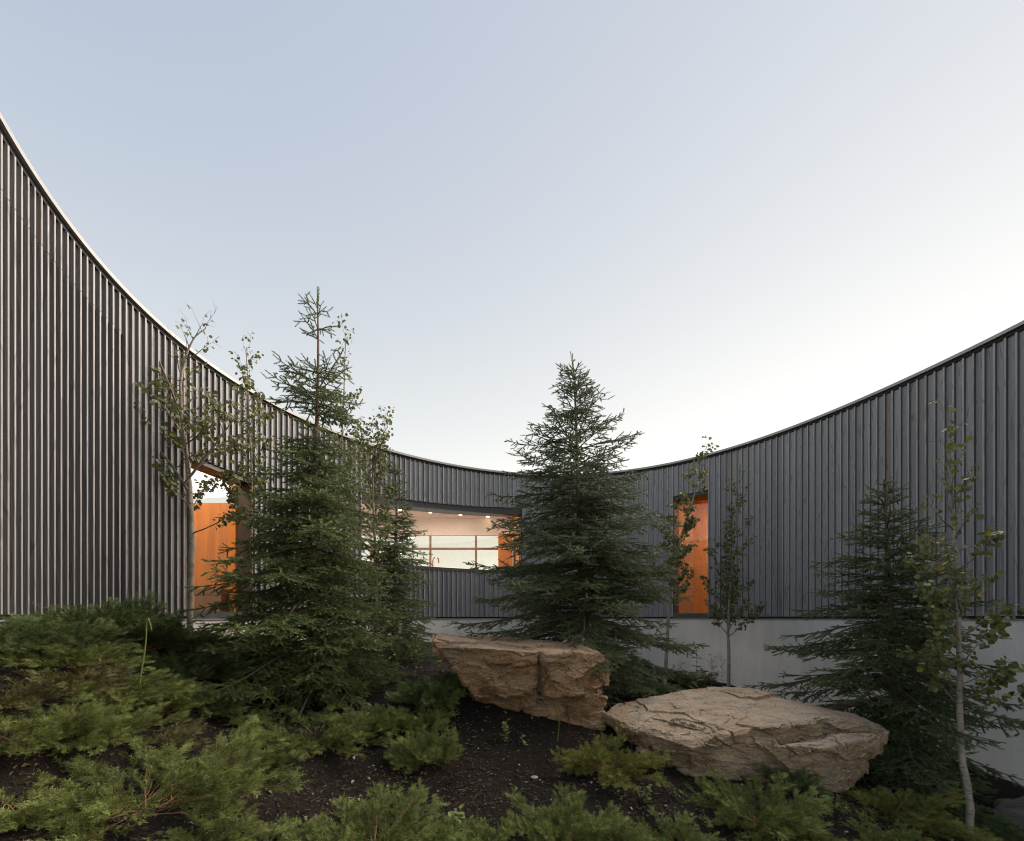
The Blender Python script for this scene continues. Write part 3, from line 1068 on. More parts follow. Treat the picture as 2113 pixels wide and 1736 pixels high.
B2_cuts = [
    # dished face on the right of the front
    [P(1585, 1503, 3.7), P(1700, 1486, 3.8), P(1735, 1500, 3.8), P(1700, 1530, 3.8), P(1600, 1538, 3.7), P(1590, 1505, 4.10), P(1702, 1490, 4.32), P(1745, 1512, 4.33), P(1690, 1534, 4.18), P(1608, 1540, 4.12)],
    # bedding steps down the left shoulder
    [P(1320, 1488, 3.8), P(1440, 1528, 3.6), P(1470, 1515, 3.6), P(1330, 1476, 3.8), P(1326, 1492, 4.46), P(1440, 1531, 4.06), P(1468, 1512, 4.15), P(1345, 1478, 4.56)],
    [P(1380, 1484, 3.8), P(1480, 1505, 3.7), P(1485, 1494, 3.7), P(1385, 1477, 3.8), P(1384, 1487, 4.44), P(1480, 1507, 4.17), P(1482, 1496, 4.24), P(1390, 1479, 4.5)],
    [P(1300, 1530, 3.9), P(1426, 1560, 3.6), P(1426, 1590, 3.6), P(1330, 1590, 3.9), P(1340, 1540, 4.36), P(1424, 1563, 4.07), P(1423, 1588, 4.13), P(1350, 1590, 4.4)],
]
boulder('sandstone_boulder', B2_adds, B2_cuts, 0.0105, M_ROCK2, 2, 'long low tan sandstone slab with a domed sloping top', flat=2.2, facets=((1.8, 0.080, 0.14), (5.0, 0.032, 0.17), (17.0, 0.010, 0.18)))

B3 = [[P(2045, 1668, 4.6), P(2070, 1652, 4.9), P(2130, 1640, 5.2), P(2220, 1660, 5.1), P(2250, 1700, 4.5), P(2150, 1712, 4.1), P(2060, 1700, 4.2), P(2045, 1720, 4.4), P(2200, 1760, 4.3), P(2220, 1720, 5.2), P(2060, 1700, 5.2)]]
boulder('flat_rock', B3, [], 0.02, M_ROCK3, 3, 'flat dark grey rock lying low at the right edge of the picture')

# small pale stone on the bare soil
g = hit(1103, 1609)
bm = bmesh.new()
bmesh.ops.create_icosphere(bm, subdivisions=3, radius=1.0)
for v in bm.verts:
    k = 1 + 0.25 * mnoise.noise(v.co * 1.7)
    v.co = Vector((v.co.x * 0.036 * k, v.co.y * 0.030 * k, v.co.z * 0.012 * k))
o = link('pebble', mesh_bm('pebble', bm, mat_plain('pale_stone', (0.24, 0.21, 0.18), 0.8, 0, 0.3, 30), True), label='small pale stone alone on the bare dark soil', category='stone')
o.location = (g.x, g.y, g.z + 0.014)

# ------------------------------------------------------------------ spruces


def shoot_templates(k, n_needles, L, nl, nw, seed):
    r = np.random.default_rng(seed)
    out = []
    for _ in range(k):
        V, Fc, tip = [], [], []
        for i in range(n_needles):
            z = (i + r.random()) / n_needles
            a = i * 2.39996 + r.normal() * 0.3
            fwd = 0.55 + 0.35 * r.random() + 0.5 * (z > 0.85)
            ln = nl * (0.75 + 0.45 * r.random())
            d = np.array([math.cos(a), math.sin(a), 0.0])
            s = np.array([-math.sin(a), math.cos(a), 0.0])
            b = np.array([0, 0, z])
            c, sn = math.cos(fwd), math.sin(fwd)
            t = b + d * ln * c + np.array([0, 0, ln * sn / L])
            k0 = len(V)
            V += [b + s * nw * 0.5 + d * 0.0015, b - s * nw * 0.5 + d * 0.0015, t]
            Fc.append((k0, k0 + 1, k0 + 2))
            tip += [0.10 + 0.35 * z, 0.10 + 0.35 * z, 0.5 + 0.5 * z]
        out.append((np.array(V), np.array(Fc), np.array(tip)))
    return out


SHOOT_L = 0.095
SHOOTS = shoot_templates(6, 28, SHOOT_L, 0.0205, 0.0105, 5)


def rot_axis(v, axis, ang):
    return Matrix.Rotation(ang, 3, axis) @ v


def spruce(name, label, base, top, prof, mat, seed, whorl=0.24, nb=6, start=0.06, droop=0.0, bare=None, dens=1.0, lean=(0, 0), top_up=1.0, tmpl=None, twig_gap=0.088, thin=2.0, sparse=None):
    """base: Vector on the ground, top: z of the tip, prof(u): branch length at height fraction u."""
    r = random.Random(seed)
    root = thing(name, base, label, 'spruce tree', 'spruce trees in the courtyard')
    Ht = top - base.z
    tp, tr = [], []
    nseg = 22
    for i in range(nseg + 1):
        u = i / nseg
        tp.append((lean[0] * u + 0.02 * math.sin(u * 7 + seed), lean[1] * u + 0.02 * math.cos(u * 5 + seed), Ht * u - 0.08 * (1 - u)))
        tr.append(max(0.006, 0.065 * Ht / 5.0 * (1 - u) ** 1.1 + 0.006))
    v, q = tube_path(tp, tr, 8)
    link('trunk', mesh_np('trunk', v, q, M_SBARK, True), root)
    segs, wood = [], []

    def tpos(u):
        f = u * nseg
        i = min(nseg - 1, int(f))
        a, b = Vector(tp[i]), Vector(tp[i + 1])
        return a.lerp(b, f - i)

    def add_shoot(p, d, ln, n=None):
        n = n or max(1, int(round(ln / SHOOT_L)))
        dd = d.normalized()
        st = ln / n
        for _ in range(n):
            p2 = p + dd * st
            segs.append((p, p2, 0.9))
            p = p2
            dd = (dd + Vector((r.gauss(0, 0.07), r.gauss(0, 0.07), r.gauss(0.015, 0.05)))).normalized()
        return p

    # leader
    add_shoot(tpos(0.925), (tpos(1.0) - tpos(0.925)), Ht * 0.078)
    z = start * Ht
    az0 = r.random() * 6.28
    branches = []

    def uneven(u, az):
        return 1.0 + 0.30 * mnoise.noise(Vector((math.cos(az) * 1.1, math.sin(az) * 1.1, u * 9.0 + seed)))
    while z < Ht * 0.955:
        u = z / Ht
        n_here = nb + 1 if u < 0.5 else (nb if u < 0.75 else max(3, nb - 2))
        az0 += 0.6
        for k in range(n_here):
            az = az0 + k * 2 * math.pi / n_here + r.gauss(0, 0.22)
            branches.append((u + r.gauss(0, 0.004), az, prof(u, az) * uneven(u, az) * r.uniform(0.72, 1.15), 1.0))
        if u < 0.62:
            for k in range(5):
                branches.append((u + r.uniform(0, 1) * whorl / Ht, r.random() * 6.28, r.uniform(0.22, 0.42), 0.6))
        for k in range(int(n_here * (1.1 if u < thin else 0.3) * dens)):
            uu = u + r.uniform(0.15, 0.85) * whorl / Ht
            branches.append((uu, r.random() * 6.28, prof(uu, 0) * r.uniform(0.35, 0.95), 0.8))
        z += whorl * r.uniform(0.85, 1.15) * (1.0 if u < 0.8 else 0.8)
    for u, az, L, _k in branches:
        if u > 0.985 or L < 0.05:
            continue
        if sparse and u > sparse[0] and r.random() > sparse[1]:
            continue
        if bare and bare[0] < u < bare[1] and r.random() < bare[2]:
            continue
        el = -0.12 - droop + 0.35 * u + top_up * 0.55 * max(0, u - 0.55) / 0.45 + r.gauss(0, 0.08)
        p = tpos(min(u, 0.99))
        hd = Vector((math.cos(az), math.sin(az), 0))
        n = max(2, int(L / twig_gap))
        st = L / n
        pts = [p]
        for i in range(n):
            f = i / n
            e = el - 0.20 * math.sin(f * math.pi) + 0.32 * max(0, f - 0.5)
            d = hd * math.cos(e) + Vector((0, 0, math.sin(e)))
            hd = rot_axis(hd, Vector((0, 0, 1)), r.gauss(0, 0.05))
            p = p + d * st
            pts.append(p)
        rb = 0.004 + 0.009 * L
        for i in range(n):
            wood.append((pts[i], pts[i + 1], max(0.0025, rb * (1 - i / n)), max(0.002, rb * (1 - (i + 1) / n))))
        for i in range(1, n + 1):
            f = i / n
            d = (pts[i] - pts[i - 1]).normalized()
            if f > 0.10:
                segs.append((pts[i - 1], pts[i], 0.75 * f * f))
            if f < 0.14 or i == n:
                continue
            side = d.cross(Vector((0, 0, 1)))
            if side.length < 1e-3:
                continue
            side.normalize()
            upv = side.cross(d)
            for sg in (-1, 1):
                if r.random() > 0.96 * dens:
                    continue
                Ls = (0.10 + 0.46 * L * (1 - f)) * r.uniform(0.6, 1.1)
                Ls = min(Ls, 0.42)
                if Ls < 0.045:
                    Ls = 0.045
                ang = r.uniform(0.7, 1.05)
                dd = d * math.cos(ang) + side * sg * math.sin(ang) + upv * r.gauss(-0.20, 0.20)
                dd.normalize()
                m = max(1, int(round(Ls / SHOOT_L)))
                s2 = Ls / m
                a = pts[i] - d * st * r.random() * 0.8
                for j in range(m):
                    b = a + dd * s2
                    if j > 0 or m < 3 or f > 0.5:
                        segs.append((a, b, 0.25 * f + 0.75 * (j + 1) / m * (0.4 + 0.6 * f)))
                    wood.append((a, b, 0.0022, 0.0016))
                    if j < m - 1 or m == 1:
                        for sg2 in (-1, 1):
                            if r.random() < 0.62 * dens and Ls > 0.09:
                                sd = dd.cross(upv).normalized() * sg2
                                d3 = dd * 0.72 + sd * 0.68 + upv * r.gauss(-0.05, 0.22)
                                l3 = r.uniform(0.065, 0.105) * (1.25 if j < m - 2 else 1.0)
                                segs.append((b, b + d3.normalized() * l3, (0.35 + 0.65 * f) * (0.45 + 0.55 * (j + 1) / m)))
                    a = b
                    dd = (dd + upv * r.gauss(0.0, 0.06) + d * 0.06).normalized()
            if r.random() < 0.35 * dens:
                d3 = d * 0.6 + upv * 0.6 + side * r.gauss(0, 0.3)
                segs.append((pts[i], pts[i] + d3.normalized() * r.uniform(0.05, 0.08), f))
            if r.random() < 0.30 * dens:
                d3 = d * 0.5 - upv * 0.7 + side * r.gauss(0, 0.3)
                segs.append((pts[i], pts[i] + d3.normalized() * r.uniform(0.06, 0.10), 0.5 * f))
    S = np.array([[*a, *b] for a, b, c in segs])
    OUT = np.array([c for a, b, c in segs])
    p0, dv = S[:, :3], S[:, 3:] - S[:, :3]
    ln = np.linalg.norm(dv, axis=1)
    g_ = np.random.default_rng(seed)
    Rm = frames(dv, g_.random(len(dv)) * 6.28)
    V, Fc, T = [], [], []
    sel = g_.integers(0, len(SHOOTS), len(dv))
    base_i = 0
    for k, (tv, tf, tt) in enumerate(tmpl or SHOOTS):
        m = sel == k
        if not m.any():
            continue
        sc = np.stack([np.ones(m.sum()), np.ones(m.sum()), ln[m]], axis=1) * 1.0
        mats = Rm[m] * sc[:, None, :]
        v_, f_ = instance(tv, tf, mats, p0[m])
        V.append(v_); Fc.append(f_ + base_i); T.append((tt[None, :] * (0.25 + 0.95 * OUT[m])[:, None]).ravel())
        base_i += len(v_)
    V, Fc, T = np.concatenate(V), np.concatenate(Fc), np.concatenate(T)
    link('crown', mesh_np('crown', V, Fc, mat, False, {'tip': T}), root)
    wv, wq = tubes(wood, 4)
    link('branches', mesh_np('branches', wv, wq, M_SBARK, True), root, kind='stuff')
    return root, len(Fc)


def on_ground(px, d):
    x = (px - CX) / F * d
    return Vector((x, d, ground(x, d)))


TRI = {}


def table(*kv):
    us, ls = zip(*kv)
    return lambda u, az: float(np.interp(u, us, ls))


# tall spruce on the left, with a thin gap below its long leader
bA = on_ground(648, 5.25)
profA = table((0, 1.2), (0.08, 1.55), (0.28, 1.38), (0.46, 1.02), (0.58, 0.66), (0.64, 0.42), (0.675, 0.30), (0.69, 0.80), (0.76, 0.66), (0.795, 0.34), (0.85, 0.30), (0.93, 0.26), (1, 0.2))
_, TRI['A'] = spruce('spruce_tree', 'tallest spruce left of centre with a thin bare gap below its long leader', bA, P(648, 590, 5.25).z, profA, M_SPRUCE, 21, whorl=0.21, nb=6, bare=(0.635, 0.678, 0.8), top_up=1.3, lean=(0.03, 0), droop=0.08, thin=0.80, sparse=(0.80, 0.42))
bB = on_ground(1215, 6.1)
_tB = table((0, 1.2), (0.1, 1.5), (0.33, 1.62), (0.54, 1.25), (0.67, 1.02), (0.755, 0.82), (0.84, 0.5), (0.91, 0.32), (1, 0.1))
profB = lambda u, az: _tB(u, az) * (1.0 + 0.16 * max(0.0, -math.cos(az)) * (0.2 < u < 0.42))
_, TRI['B'] = spruce('spruce_tree', 'broad full spruce in the middle behind the upright sandstone block', bB, P(1180, 728, 6.1).z, profB, M_SPRUCE2, 33, whorl=0.21, nb=6, lean=(-0.26, 0), droop=-0.02)
bC = on_ground(1856, 5.15)
_tC = table((0, 0.9), (0.07, 1.1), (0.26, 1.25), (0.44, 1.15), (0.64, 0.85), (0.74, 0.65), (0.85, 0.45), (0.93, 0.28), (1, 0.1))
profC = lambda u, az: _tC(u, az) * (1.0 - (0.30 if u < 0.5 else 0.12) * math.cos(az))
_, TRI['C'] = spruce('spruce_tree', 'dark spruce standing behind the right end of the tan slab', bC, P(1825, 990, 5.15).z, profC, M_SPRUCE2, 47, whorl=0.19, nb=6, droop=0.10, lean=(-0.19, 0))
bE = on_ground(815, 7.3)
profE = table((0, 0.8), (0.1, 1.0), (0.3, 0.95), (0.6, 0.6), (0.85, 0.3), (1, 0.1))
_, TRI['E'] = spruce('spruce_tree', 'smaller spruce half hidden behind the tallest one, beside the window band', bE, P(800, 955, 7.3).z, profE, M_SPRUCE2, 59, whorl=0.22, nb=6)

# ------------------------------------------------------------------ aspens
_lv = np.array([[0, 0, 0], [0, 0.5, -0.03], [0, 1.08, 0.0], [0.30, 0.10, 0.05], [0.50, 0.42, 0.10], [0.36, 0.78, 0.07], [-0.30, 0.10, 0.05], [-0.50, 0.42, 0.10], [-0.36, 0.78, 0.07]])
_lf = np.array([[0, 3, 1], [3, 4, 1], [4, 5, 1], [5, 2, 1], [0, 1, 6], [6, 1, 7], [7, 1, 8], [8, 1, 2]])


def aspen(name, label, stems, d, r0, n_br, f0, br_len, n_leaf, leaf, seed, single=0, spread=1.0, up=(0.75, 1.15), taper=0.45, bare_stem=None, low_bias=0.75):
    """stems: picture polylines, the first one the trunk; all at about depth d."""
    r = random.Random(seed)
    g_ = np.random.default_rng(seed)
    b0 = on_ground(stems[0][0][0], d)
    root = thing(name, b0, label, 'aspen tree', 'young aspens in the courtyard')
    paths = []
    for k, st in enumerate(stems):
        pts = []
        for i, (a, b) in enumerate(st):
            p = P(a, b, d) - b0
            if k == 0 and i == 0:
                p = Vector((p.x, 0, -0.05))
            if i > 1 or k > 0:
                p.y += 0.05 * math.sin(i * 0.7 + k) + (0.35 * math.sin(k * 2.1) * i / len(st) if k else 0)
            pts.append(p)
        # resample
        fine = []
        for i in range(len(pts) - 1):
            for t in np.linspace(0, 1, 5)[:-1]:
                pa, pb, pc, pd = pts[max(i - 1, 0)], pts[i], pts[i + 1], pts[min(i + 2, len(pts) - 1)]
                q = 0.5 * (2 * pb + (pc - pa) * t + (2 * pa - 5 * pb + 4 * pc - pd) * t * t + (3 * pb - pa - 3 * pc + pd) * t ** 3)
                fine.append(q + Vector((r.gauss(0, 0.0025), r.gauss(0, 0.0025), 0)))
        fine.append(pts[-1])
        n = len(fine)
        if k == 0:
            rad = [max(0.004, r0 * (1 - i / (n - 1)) ** 0.8 + 0.003) for i in range(n)]
        else:
            rad = [max(0.003, r0 * taper * (1 - i / (n - 1)) + 0.003) for i in range(n)]
        paths.append((fine, rad))
    v, q = tube_path(paths[0][0], paths[0][1], 10)
    link('trunk', mesh_np('trunk', v, q, M_ABARK, True), root)
    wood, anchors = [], []
    for k, (fine, rad) in enumerate(paths):
        if k:
            for i in range(len(fine) - 1):
                wood.append((fine[i], fine[i + 1], rad[i], rad[i + 1]))
        if k == bare_stem:
            continue
        nb_ = n_br if k == 0 else int(n_br * 0.45)
        for j in range(nb_):
            f = (f0 if k == 0 else 0.15) + (1 - (f0 if k == 0 else 0.15)) * (j + r.random()) / nb_
            i = min(len(fine) - 2, int(f * (len(fine) - 1)))
            p = fine[i].lerp(fine[i + 1], f * (len(fine) - 1) - i)
            az = j * 2.4 + r.gauss(0, 0.4)
            e = r.uniform(*up) if f < 0.8 else r.uniform(0.9, 1.3)
            L = br_len * (1.05 - 0.72 * f) * r.uniform(0.55, 1.1)
            hd = Vector((math.cos(az) * spread, math.sin(az) * spread, 0))
            n = max(3, int(L / 0.07))
            rb = min(rad[i] * 0.6, 0.004 + 0.008 * L)
            for s in range(n):
                e2 = e + 0.25 * s / n
                dd = (hd * math.cos(e2) + Vector((r.gauss(0, 0.12), r.gauss(0, 0.12), math.sin(e2)))).normalized()
                p2 = p + dd * (L / n)
                wood.append((p, p2, max(0.0015, rb * (1 - s / n)), max(0.0013, rb * (1 - (s + 1) / n))))
                if s >= n * 0.22:
                    anchors.append((p2, dd))
                    for sg in range(2):
                        if r.random() < 0.6:
                            a2 = r.random() * 6.28
                            td = (dd + Vector((math.cos(a2), math.sin(a2), r.gauss(0.0, 0.4))) * 0.9).normalized()
                            tl = r.uniform(0.05, 0.16) * (1.2 - 0.6 * s / n) * max(0.5, min(1.2, br_len))
                            q2 = p2 + td * tl
                            wood.append((p2, q2, 0.0016, 0.0011))
                            anchors.append((q2, td))
                            anchors.append((p2.lerp(q2, 0.55), td))
                p = p2
    v, q = tubes(wood, 5)
    link('branches', mesh_np('branches', v, q, M_ATWIG, True), root, kind='stuff')
    zz = np.array([a_[0].z for a_ in anchors])
    wgt = np.clip(1.0 - low_bias * (zz - zz.min()) / (zz.max() - zz.min()), 0.04, 1)
    idx = g_.choice(len(anchors), n_leaf, replace=True, p=wgt / wgt.sum())
    pos, mats = [], []
    for i in idx:
        p, td = anchors[i]
        off = Vector((r.gauss(0, 1), r.gauss(0, 1), r.gauss(-0.4, 0.6))).normalized()
        pet = leaf * r.uniform(0.4, 0.9)
        y = (off + Vector((0, 0, -0.55)) + td * 0.3).normalized()
        z = Vector((r.gauss(0, 1), r.gauss(0, 1), r.gauss(0.4, 0.8)))
        z = (z - y * z.dot(y)).normalized()
        x = y.cross(z)
        s = leaf * r.uniform(0.6, 1.15)
        pos.append(p + off * pet)
        mats.append([[x[c] * s, y[c] * s, z[c] * s] for c in range(3)])
    pos, mats = np.array([list(p) for p in pos]), np.array(mats)
    if single:
        near = np.argsort(pos[:, 1])
        one, rest = near[:single], near[single:]
        lm = mesh_np('leaf', _lv, _lf, M_LEAF1)
        for i in one:
            o = link('leaf', lm, root)
            m4 = Matrix([[*mats[i][0], pos[i][0]], [*mats[i][1], pos[i][1]], [*mats[i][2], pos[i][2]], [0, 0, 0, 1]])
            o.matrix_local = m4
    else:
        rest = np.arange(len(pos))
    if len(rest):
        v, f = instance(_lv, _lf, mats[rest], pos[rest])
        o = link('crown', mesh_np('crown', v, f, M_LEAF), root)
        if single:
            o['kind'] = 'stuff'
    return root


def leaf_single():
    m, n, l, b = new_mat('aspen_leaf_single')
    oi = n.new('ShaderNodeObjectInfo')
    g_ = n.new('ShaderNodeNewGeometry')
    c = ramp(n, l, oi.outputs['Random'], [(0.0, (0.075, 0.094, 0.024)), (0.5, (0.118, 0.134, 0.034)), (0.93, (0.168, 0.172, 0.048)), (1.0, (0.29, 0.22, 0.045))])
    c = mixc(n, l, g_.outputs['Backfacing'], c, (0.12, 0.14, 0.075))
    l.new(c, b.inputs['Base Color'])
    b.inputs['Roughness'].default_value = 0.55
    b.inputs['Specular IOR Level'].default_value = 0.25
    tr = n.new('ShaderNodeBsdfTranslucent'); l.new(c, tr.inputs['Color'])
    mx = n.new('ShaderNodeMixShader'); mx.inputs[0].default_value = 0.2
    l.new(b.outputs[0], mx.inputs[1]); l.new(tr.outputs[0], mx.inputs[2]); l.new(mx.outputs[0], n['Material Output'].inputs['Surface'])
    return m


M_LEAF1 = leaf_single()
aspen('aspen_tree', 'slender aspen in front of the tall left window, one bare limb leaning left',
      [[(392, 1300), (393, 1200), (390, 1100), (386, 1000), (381, 920), (377, 860), (378, 800), (388, 745), (402, 705), (424, 678)],
       [(384, 960), (360, 880), (330, 800), (295, 730), (268, 700)], [(378, 880), (352, 790), (316, 690), (262, 602)], [(386, 1010), (340, 940), (280, 890), (225, 860)], [(386, 1000), (430, 930), (470, 860), (500, 800)]],
      5.55, 0.036, 30, 0.22, 1.0, 1600, 0.054, 101, single=300, up=(0.25, 0.85), bare_stem=2, low_bias=1.05)
aspen('aspen_tree', 'thin aspen between the left window and the tallest spruce',
      [[(522, 1310), (519, 1150), (515, 1000), (511, 860), (507, 715)]], 6.25, 0.022, 30, 0.26, 0.85, 1300, 0.050, 103)
aspen('aspen_tree', 'aspen rising directly behind the tallest spruce, its tip in the sky',
      [[(697, 1310), (698, 1150), (699, 1000), (705, 850), (713, 690)]], 6.3, 0.026, 34, 0.22, 0.85, 1000, 0.050, 105)
aspen('aspen_tree', 'leafy aspen right of the tallest spruce, beside the window band',
      [[(778, 1320), (775, 1150), (768, 1020), (772, 930), (800, 880)], [(770, 1050), (752, 960), (735, 880)]], 6.9, 0.026, 36, 0.15, 0.95, 2000, 0.050, 107)
aspen('aspen_tree', 'crooked pale aspen in front of the narrow right window',
      [[(1372, 1416), (1377, 1320), (1385, 1230), (1396, 1150), (1416, 1080), (1438, 1000), (1458, 938)]], 8.0, 0.034, 34, 0.28, 0.95, 2000, 0.054, 109, up=(0.5, 1.0))
aspen('aspen_tree', 'small straight aspen with an oval crown right of the narrow window',
      [[(1503, 1422), (1504, 1350), (1505, 1290), (1510, 1200), (1518, 1100), (1528, 1005)]], 8.6, 0.036, 38, 0.31, 1.2, 1900, 0.054, 111, up=(0.65, 1.05))
aspen('aspen_tree', 'nearest aspen at the right edge with a pale curving trunk',
      [[(2000, 1742), (1999, 1640), (1996, 1560), (1991, 1480), (1984, 1400), (1975, 1320), (1967, 1240), (1962, 1160), (1961, 1080), (1964, 980), (1970, 880)]], 3.95, 0.029, 44, 0.30, 0.85, 1350, 0.052, 113, single=300, up=(0.35, 0.95), low_bias=1.02)

# ------------------------------------------------------------------ junipers


def spray_templates(k, seed):
    """Small flat sprays of scale leaves, one unit long."""
    r = np.random.default_rng(seed)
    out = []
    for _ in range(k):
        V, Fc, T = [], [], []

        def blade(p, d, ln, w, t0, t1):
            d = d / np.linalg.norm(d)
            s = np.cross(d, np.array([0.25 * r.normal(), 1, 0.25 * r.normal()]))
            s = s / np.linalg.norm(s) * w * 0.5
            i = len(V)
            V.extend([p + s, p - s, p + d * ln])
            Fc.append((i, i + 1, i + 2))
            T.extend([t0, t0, t1])
        blade(np.zeros(3), np.array([r.normal() * 0.05, r.normal() * 0.05, 1.0]), 1.0, 0.05, 0.1, 0.7)
        n = 6
        for i in range(n):
            z = 0.10 + 0.80 * i / n
            for sg in (-1, 1):
                zz = z + r.normal() * 0.03
                ang = 0.60 + r.normal() * 0.15
                d = np.array([math.sin(ang) * sg, r.normal() * 0.30, math.cos(ang)])
                ln = (0.52 - 0.30 * z) * (0.75 + 0.5 * r.random())
                p = np.array([0, 0, zz])
                blade(p, d, ln, 0.046, 0.1 + 0.3 * z, 0.65 + 0.35 * z)
                q_ = p + d / np.linalg.norm(d) * ln * 0.45
                s2 = sg if r.random() < 0.5 else -sg
                d2 = d + np.array([math.cos(ang) * s2 * 0.7, r.normal() * 0.4, -math.sin(ang) * sg * s2 * 0.35])
                blade(q_, d2, 0.22 * (0.7 + 0.6 * r.random()), 0.042, 0.3, 1.0)
        out.append((np.array(V), np.array(Fc), np.array(T)))
    return out


SPRAYS = spray_templates(6, 3)


def juniper_meshes(seed, mat, n_br=44, L=0.75, el=(0.25, 1.0), arch=0.6, spr=1.0):
    r = random.Random(seed)
    g_ = np.random.default_rng(seed)
    wood, sp = [], []
    up0 = Vector((0, 0, 1))
    for k in range(n_br):
        az = k * 2.39996 + r.gauss(0, 0.35)
        e = r.uniform(*el)
        Lb = L * r.uniform(0.45, 1.12) * (1.0 - 0.25 * max(0, e - 0.7)) * (1 + 0.28 * mnoise.noise(Vector((math.cos(az), math.sin(az), seed))))
        hd = Vector((math.cos(az), math.sin(az), 0))
        p = Vector((r.gauss(0, 0.06), r.gauss(0, 0.06), 0.0))
        n = max(5, int(Lb / 0.045))
        st = Lb / n
        dd = hd
        for s in range(n):
            f = s / n
            ee = e - arch * f * f + 0.35 * max(0, f - 0.6) / 0.4
            dd = (hd * math.cos(ee) + Vector((r.gauss(0, 0.08), r.gauss(0, 0.08), math.sin(ee)))).normalized()
            p2 = p + dd * st
            wood.append((p, p2, max(0.0018, 0.0065 * (1 - f)), max(0.0015, 0.0065 * (1 - f - 1 / n))))
            if f > 0.15:
                side = dd.cross(up0).normalized()
                upv = side.cross(dd)
                for _b in range(2 if f > 0.35 else 1):
                    a = r.random() * 6.283
                    rad = side * math.cos(a) + upv * (0.75 * math.sin(a) + 0.2)
                    d2 = (dd * 0.85 + rad * r.uniform(0.35, 0.85)).normalized()
                    lb = r.uniform(0.07, 0.20) * (1.2 - 0.65 * f)
                    m = max(2, int(lb / 0.034))
                    a0 = p2
                    for j in range(m):
                        b0_ = a0 + d2 * (lb / m)
                        if j < m - 1:
                            wood.append((a0, b0_, 0.0016, 0.0012))
                        s3 = d2.cross(rad).normalized()
                        for sg in (-1, 1):
                            d3 = (d2 * 0.85 + s3 * sg * r.uniform(0.25, 0.7) + upv * r.gauss(0.10, 0.25)).normalized()
                            if r.random() < 0.62:
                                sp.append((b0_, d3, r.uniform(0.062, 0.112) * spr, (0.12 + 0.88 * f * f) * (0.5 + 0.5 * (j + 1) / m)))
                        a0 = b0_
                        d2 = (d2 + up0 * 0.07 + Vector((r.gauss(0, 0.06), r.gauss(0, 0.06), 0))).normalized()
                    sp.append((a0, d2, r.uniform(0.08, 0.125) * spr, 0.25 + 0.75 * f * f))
            p = p2
        sp.append((p, dd, 0.10, 1.0))
    p0 = np.array([list(a) for a, b, c, e_ in sp])
    dv = np.array([list(b) for a, b, c, e_ in sp])
    ln = np.array([c for a, b, c, e_ in sp])
    OUT = np.array([e_ for a, b, c, e_ in sp])
    Rm = frames(dv, g_.random(len(dv)) * 6.28)
    sel = g_.integers(0, len(SPRAYS), len(dv))
    V, Fc, T, bi = [], [], [], 0
    for k, (tv, tf, tt) in enumerate(SPRAYS):
        m = sel == k
        v_, f_ = instance(tv, tf, Rm[m] * ln[m][:, None, None], p0[m])
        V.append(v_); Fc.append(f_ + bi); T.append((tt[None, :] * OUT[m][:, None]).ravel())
        bi += len(v_)
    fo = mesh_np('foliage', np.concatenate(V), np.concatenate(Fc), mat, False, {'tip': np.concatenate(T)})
    wv, wq = tubes(wood, 4)
    NTRI.append(len(fo.polygons))
    return fo, mesh_np('stems', wv, wq, M_JBARK, True)


NTRI = []
JM = [juniper_meshes(201, M_JUN, 34, 0.78, (0.12, 0.75)),
      juniper_meshes(202, M_JUN, 38, 0.70, (0.2, 0.95)),
      juniper_meshes(203, M_JUN2, 36, 0.70, (0.2, 0.9)),
      juniper_meshes(204, M_JUN2, 40, 0.66, (0.25, 1.0)),
      juniper_meshes(205, M_JUN3, 34, 0.70, (0.15, 0.85)),
      juniper_meshes(206, M_JUN, 40, 0.72, (0.3, 1.05), 0.45)]
M_JUN4 = mat_island('dry_juniper_sprays', [(0.0, (0.027, 0.023, 0.010)), (0.5, (0.085, 0.085, 0.030)), (1.0, (0.219, 0.193, 0.079))], 0.7, 0.3, 2.5, 0.3, tip=(0.12, 0.125, 0.04))
JM.append(juniper_meshes(207, M_JUN4, 26, 0.70, (0.2, 0.9)))
